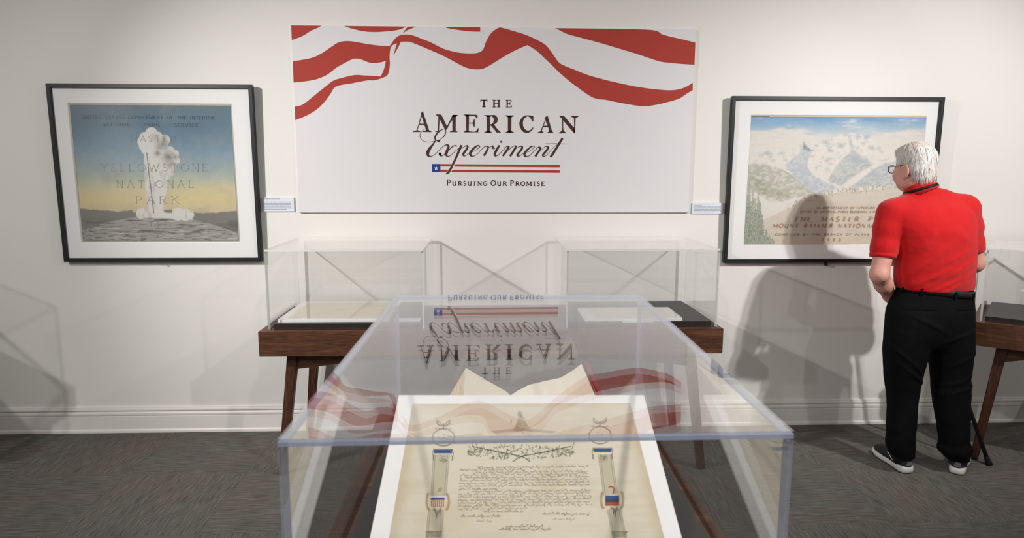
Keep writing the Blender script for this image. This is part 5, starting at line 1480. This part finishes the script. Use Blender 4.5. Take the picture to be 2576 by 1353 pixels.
# ---- trousers
T_ = Field((1.92, -.92, .03), (2.62, -.40, 1.04), .005)
T_.loft(pelvis, .02); T_.loft(legL, .016); T_.loft(legR, .016)
V, F = T_.mesh(6); N = vnormals(V, F); x_, z_ = V[:, 0], V[:, 2]
dsp = (fbm(x_ * 12, z_ * 7, 61) - .5) * .012
dsp += .006 * np.sin(z_ * 70 + fbm(x_ * 8, z_ * 8, 62) * 9) * (fbm(x_ * 6, z_ * 4, 63) - .35) * np.exp(-((z_ - .14) / .12) ** 2) * 2.2
kn = legL[4][0] + .08
for q, (zz, xx, sl) in enumerate(((.60, 2.13, -.9), (.52, 2.17, -.8), (.62, 2.42, .5), (.50, 2.40, .35), (.46, 2.44, .3), (.80, 2.2, -.5), (.74, 2.36, .4))):
    s_ = ((z_ - zz) - (x_ - xx) * sl) / .012 + (fbm(x_ * 10, z_ * 10, 70 + q) - .5) * 1.5
    dsp += .006 * np.exp(-s_ ** 2) * np.exp(-((x_ - xx) / .08) ** 2) * (N[:, 1] < .2)
for zz in (.86,):
    for xx, l in ((2.15, .075), (2.385, .06)):
        dsp -= .003 * np.exp(-((z_ - zz - .008) / .004) ** 2) * (np.abs(x_ - xx) < l) * (N[:, 1] < -.2)
V = V + N * dsp[:, None]
tr_ = mesh_np('trousers', V, F, M['trousers'], person)
# ---- belt with loops
bz, bx_, by_, bw, bd = pelvis[-1][0] if pelvis[-1][0] > pelvis[0][0] else pelvis[0][0], 0, 0, 0, 0
p0 = sorted(pelvis)[-1]
bz, bx_, by_, bw, bd = p0
bn = np.array([.10, 0, 1.0]); bn /= np.linalg.norm(bn)
n = 56; V = []; F = []
bc = np.array([bx_, by_, bz - .014])
for hh, rr_ in ((-.017, .003), (-.017, .0075), (.017, .0085), (.017, .003)):
    for k_ in range(n):
        t = 2 * math.pi * k_ / n; cx_, sy_ = math.cos(t), math.sin(t)
        px_ = (bw + rr_) * math.copysign(abs(cx_) ** .87, cx_); py_ = (bd + rr_) * math.copysign(abs(sy_) ** .87, sy_)
        V.append(bc + np.array([px_, py_, hh - px_ * .10]))
for r in range(4):
    for k_ in range(n): F.append((r * n + k_, r * n + (k_ + 1) % n, ((r + 1) % 4) * n + (k_ + 1) % n, ((r + 1) % 4) * n + k_))
o = mesh('belt', V, F, M['belt'], person, True)
bm = bmesh.new(); bm.from_mesh(o.data); bmesh.ops.recalc_face_normals(bm, faces=bm.faces); bm.to_mesh(o.data); bm.free()
for t in (-2.9, -2.25, -1.45, -.75, -.15):
    cx_, sy_ = math.cos(t), math.sin(t); px_, py_ = (bw + .011) * math.copysign(abs(cx_) ** .87, cx_), (bd + .011) * math.copysign(abs(sy_) ** .87, sy_)
    c = bc + np.array([px_, py_, -px_ * .10]); tg = np.array([-sy_, cx_, 0]); nr = np.array([cx_, sy_, 0])
    m = MB(); m.hexa([c - tg * .006 - nr * .003 - (0, 0, .024), c + tg * .006 - nr * .003 - (0, 0, .024), c + tg * .006 + nr * .002 - (0, 0, .024), c - tg * .006 + nr * .002 - (0, 0, .024)],
                     [c - tg * .006 - nr * .003 + (0, 0, .012), c + tg * .006 - nr * .003 + (0, 0, .012), c + tg * .006 + nr * .002 + (0, 0, .012), c - tg * .006 + nr * .002 + (0, 0, .012)])
    o = m.build('belt_loop', M['trousers'], tr_)
    bm = bmesh.new(); bm.from_mesh(o.data); bmesh.ops.recalc_face_normals(bm, faces=bm.faces); bm.to_mesh(o.data); bm.free()

# ---- shoes
def shoe(heel, yaw, label):
    c, s_ = math.cos(yaw), math.sin(yaw); f = np.array([-s_, c, 0]); r = np.array([c, s_, 0]); heel = np.array(heel, float)
    W = lambda a, b_, z: heel + f * a + r * b_ + np.array([0, 0, z])
    out = [(-.002, 0, .0), (.004, .026, 0), (.03, .036, 0), (.08, .036, 0), (.13, .040, 0), (.19, .050, 0), (.235, .048, 0), (.27, .034, 0), (.288, .010, 0), (.288, -.012, 0), (.272, -.032, 0), (.235, -.042, 0), (.19, -.042, 0), (.13, -.036, 0), (.08, -.034, 0), (.03, -.036, 0), (.004, -.026, 0)]
    P = catmull(np.array([q[:2] for q in out + out[:1]]), 4)[:-1]; n = len(P); cen = np.array([.14, 0])
    g = lambda a: .024 - .010 * np.clip((a - .1) / .19, 0, 1)
    V = []; F = []
    prof_ = [(.94, lambda a: .004 + .010 * max(0, (a - .22) / .07)), (1.0, lambda a: .010 + .008 * max(0, (a - .22) / .07)), (1.03, lambda a: .02), (1.0, lambda a: g(a) + .014), (.90, lambda a: g(a) + .016)]
    for sc, zf in prof_:
        for p_ in P:
            q = cen + (p_ - cen) * np.array([1 - (1 - sc) * .4, sc]); V.append(W(q[0], q[1], zf(p_[0])))
    for k_ in range(len(prof_) - 1):
        for i in range(n): F.append((k_ * n + i, k_ * n + (i + 1) % n, (k_ + 1) * n + (i + 1) % n, (k_ + 1) * n + i))
    F.append(tuple(range(n))[::-1]); F.append(tuple(range((len(prof_) - 1) * n, len(prof_) * n)))
    up = None
    Fd = Field(heel + np.array([-.32, -.1, 0]), heel + np.array([.32, .34, .14]), .004)
    A3 = [f, r, np.array([0, 0, 1.0])]
    Fd.ell(W(.055, 0, .048), (.058, .036, .050), A3, .02); Fd.ell(W(.13, 0, .045), (.080, .037, .045), A3, .03); Fd.ell(W(.205, .003, .034), (.078, .043, .036), A3, .03)
    Fd.cone(W(.05, 0, .06), W(.045, 0, .082), .036, .037, .02); Fd.ell(W(.062, 0, .105), (.034, .027, .03), A3, .008, 's')
    Fd.put(lambda X, Y, Z: Z - .030 + 0 * X + 0 * Y, heel + np.array([-.32, -.1, 0]), heel + np.array([.32, .34, .04]), .003, 's')
    v2, f2 = Fd.mesh(2)
    u_ = mesh_np('shoe', v2, f2, M['shoe'], person)
    so = mesh('sole', V, F, M['sole'], u_, True)
    bm = bmesh.new(); bm.from_mesh(so.data); bmesh.ops.recalc_face_normals(bm, faces=bm.faces); bm.to_mesh(so.data); bm.free()
    Vt = [W(*(cen + (p_ - cen) * np.array([.97, .92])), .0005) for p_ in P] + [W(*(cen + (p_ - cen) * np.array([.97, .92])), .006) for p_ in P]
    mesh('tread', Vt, [tuple(range(n))[::-1], tuple(range(n, 2 * n))] + [(i, (i + 1) % n, n + (i + 1) % n, n + i) for i in range(n)], M['tread'], u_)
    # grey heel patch and light side flash lie on the upper
    def onto(pts, name, mat, thick=.0025):
        t = Vector((0, 0, 1)); VV = []; FF = []
        from mathutils.bvhtree import BVHTree
        bv = BVHTree.FromPolygons([tuple(p_) for p_ in v2], [tuple(map(int, q)) for q in f2])
        for p_ in pts:
            loc, nor, _, _ = bv.find_nearest(Vector(p_)); VV.append(np.array(loc) + np.array(nor) * thick)
        return VV
    pc = []
    for i in range(7):
        for j in range(5):
            aa = (i / 6 - .5) * 2; bb = j / 4; wv = .026 * (1 - .55 * bb) ; pc.append(W(-.02 + .012 * abs(aa), aa * wv, .044 + .030 * bb))
    VV = onto(pc, '', None); FF = [(i * 5 + j, (i + 1) * 5 + j, (i + 1) * 5 + j + 1, i * 5 + j + 1) for i in range(6) for j in range(4)]
    mesh('heel_patch', VV, FF, M['grey_patch'], u_, True)
    for sd in (-1, 1):
        pc = []
        for i in range(8):
            q = i / 7; 
            for w_ in (-.0045, .0045): pc.append(W(.075 + .055 * q + w_, sd * .06, .044 + .036 * q))
        VV = onto(pc, '', None); FF = [(2 * i, 2 * i + 1, 2 * i + 3, 2 * i + 2) for i in range(7)]
        mesh('side_flash', VV, FF, M['sole'], u_, True)
    return u_
shoe((2.180, -.720, 0), math.radians(2), '')
shoe((2.424, -.738, 0), math.radians(-38), '')

# ---- socks
for lg, hx, hy in ((legL, 2.182, -.722), (legR, 2.424, -.738)):
    z, x, y, w, d = sorted(lg)[0]
    b = MB(); f_ = np.array((2.168, -.665, .050)) if lg is legL else np.array((2.452, -.690, .050)); t_ = np.array([x, y + .003, z + .03])
    b.tube([f_, f_ * .5 + t_ * .5, t_], [.036, .043, .046], 18); b.build('sock', M['black_cloth'], person, True)
# ---- hair: cap with locks
Hf = Field(hc - .16, hc + .16, .0032)
Hf.ell(hp(-.012, 0, .034), (.096, .084, .093), HA, .02)
Hf.ell(hp(-.044, 0, -.028), (.058, .074, .060), HA, .03)
Hf.ell(hp(.040, 0, .085), (.055, .056, .030), HA, .02)
Hf.ell(hp(-.056, 0, -.060), (.036, .056, .020), HA, .02)
Hf.put(lambda X, Y, Z: .030 - (((X - hc[0]) * hf[0] + (Y - hc[1]) * hf[1] + (Z - hc[2]) * hf[2]) * -1 + .078) + 0 * X, hc - .16, hc + .16, .006, 'x') if False else None
# face and ears stay free
Hf.ell(hp(.098, 0, -.025), (.060, .12, .088), HA, .01, 's'); Hf.ell(hp(.022, .085, -.040), (.052, .050, .054), HA, .012, 's'); Hf.ell(hp(.022, -.085, -.040), (.052, .050, .054), HA, .012, 's')
Hf.ell(hp(-.02, 0, -.140), (.14, .12, .060), HA, .01, 's')
V, F = Hf.mesh(2); N = vnormals(V, F)
L_ = (V - hc) @ np.array(HA).T
ang = np.arctan2(L_[:, 1], -L_[:, 0] + .02)
rid = fbm(ang * 16 + L_[:, 2] * 18, L_[:, 2] * 22, 91, 4) - .5
V = V + N * (rid * .010 + (fbm(ang * 60, L_[:, 2] * 26, 95, 2) - .5) * .004)[:, None]
def hair_mat():
    m, nt, p, out = newmat('white_hair')
    a_ = nd(nt, 'ShaderNodeAttribute', attribute_name='Col')
    nt.links.new(a_.outputs['Color'], p.inputs['Base Color'])
    p.inputs['Roughness'].default_value = .42; p.inputs['Specular IOR Level'].default_value = .6
    return m
M['hair'] = hair_mat()
hair = mesh_np('hair', V, F, M['hair'], person)
crown = np.exp(-((L_[:, 0] + .045) / .05) ** 2 - ((L_[:, 2] - .10) / .045) ** 2)
cc = np.array([.62, .58, .55])[None] * (1 - crown[:, None] * .45) + np.array([.72, .46, .42])[None] * crown[:, None] * .45
cc = cc * (.86 + .28 * sm(-.25, .25, rid))[:, None]
at = hair.data.color_attributes.new('Col', 'FLOAT_COLOR', 'POINT')
c4 = np.ones((len(V), 4), np.float32); c4[:, :3] = np.clip(cc, 0, .85); at.data.foreach_set('color', c4.ravel())
# locks: thin ribbons lying on the cap, combed back and down
pick = rng.choice(len(V), 2200, replace=True); SV = []; SF = []; SC = []
crown_p = hp(-.045, .0, .118)
for i in pick:
    p_ = V[i]; n_ = N[i]
    d = p_ - crown_p; d = d + np.array([0, 0, -.05]) + rng.normal(0, .010, 3); d -= n_ * (d @ n_); d /= np.linalg.norm(d) + 1e-9
    s_ = np.cross(d, n_); ln = rng.uniform(.012, .030); w_ = rng.uniform(.0007, .0016)
    b0 = len(SV); lift = rng.uniform(.0, .0025); col = rng.uniform(.56, .70)
    for k_ in range(4):
        t = k_ / 3; q = p_ + d * ln * t + n_ * (.0012 + lift * t * t * 1.6) - np.array([0, 0, .010]) * t * t
        ww = w_ * (1 - .85 * t)
        SV += [q - s_ * ww, q + s_ * ww]; SC += [(col, col * .96, col * .93, 1)] * 2
    for k_ in range(3): SF.append((b0 + 2 * k_, b0 + 2 * k_ + 1, b0 + 2 * k_ + 3, b0 + 2 * k_ + 2))
lk = mesh_np('locks', np.array(SV), np.array(SF), M['hair'], hair, True); tag(lk, kind='stuff')
at = lk.data.color_attributes.new('Col', 'FLOAT_COLOR', 'POINT'); at.data.foreach_set('color', np.array(SC, np.float32).ravel())

# ---- spectacles
gl = None
V = []; b = MB()
for s_ in (-1, 1):
    P4 = []
    for k_ in range(25):
        t = 2 * math.pi * k_ / 24; cx_, sy_ = math.cos(t), math.sin(t)
        P4.append(hp(.104 - .010 * abs(cx_ * .5 + .5) * 0, s_ * .034 + .026 * math.copysign(abs(cx_) ** .6, cx_), .000 + .019 * math.copysign(abs(sy_) ** .6, sy_)))
    b.tube(P4, .0019, 6, False)
b.tube([hp(.105, -.009, .004), hp(.108, 0, .008), hp(.105, .009, .004)], .0018, 6)
spec = b.build('spectacles', M['specs'], person, True)
for s_ in (-1, 1):
    b = MB(); b.tube([hp(.104, s_ * .060, .010), hp(.098, s_ * .069, .010), hp(.05, s_ * .080, .009), hp(-.004, s_ * .084, .008), hp(-.022, s_ * .084, -.004), hp(-.032, s_ * .082, -.020)], .0016, 6); b.build('temple', M['specs'], spec, True)
    VV = [hp(.104, s_ * .034 + .025 * math.copysign(abs(math.cos(t)) ** .6, math.cos(t)), .018 * math.copysign(abs(math.sin(t)) ** .6, math.sin(t))) for t in np.linspace(0, 2 * math.pi, 24, endpoint=False)]
    mesh('lens', VV, [tuple(range(24))], M['glazing'], spec)

# ------------------------------------------------------------------ walking cane in the right hand
tipc = np.array(onz(2489, 1170, 0)); topc = gripR + np.array([.0, .0, .012])
cane = empty('walking_cane', tuple(tipc), 'black walking cane with rubber tip leaning beside the right leg', 'cane')
dv = topc - tipc; Lc = np.linalg.norm(dv); dv /= Lc
b = MB(); b.tube([tipc + dv * .03, tipc + dv * .42, tipc + dv * (Lc - .02)], [.0105, .0105, .011], 14); b.build('shaft', M['cane'], cane, True)
b = MB(); b.tube([tipc + dv * .44, tipc + dv * .455], .0125, 14); b.build('collar', M['steel'], cane, True)
b = MB(); b.tube([tipc + np.array([0, 0, .001]), tipc + dv * .012, tipc + dv * .03, tipc + dv * .05], [.017, .0165, .014, .012], 14); b.build('ferrule', M['rubber'], cane, True)
b = MB(); b.tube([topc - np.array([.02, .075, .004]), topc - np.array([.01, .03, 0]), topc + np.array([0, .02, .004]), topc + np.array([.004, .05, -.006])], [.011, .013, .014, .011], 12); b.build('handle', M['cane'], cane, True)
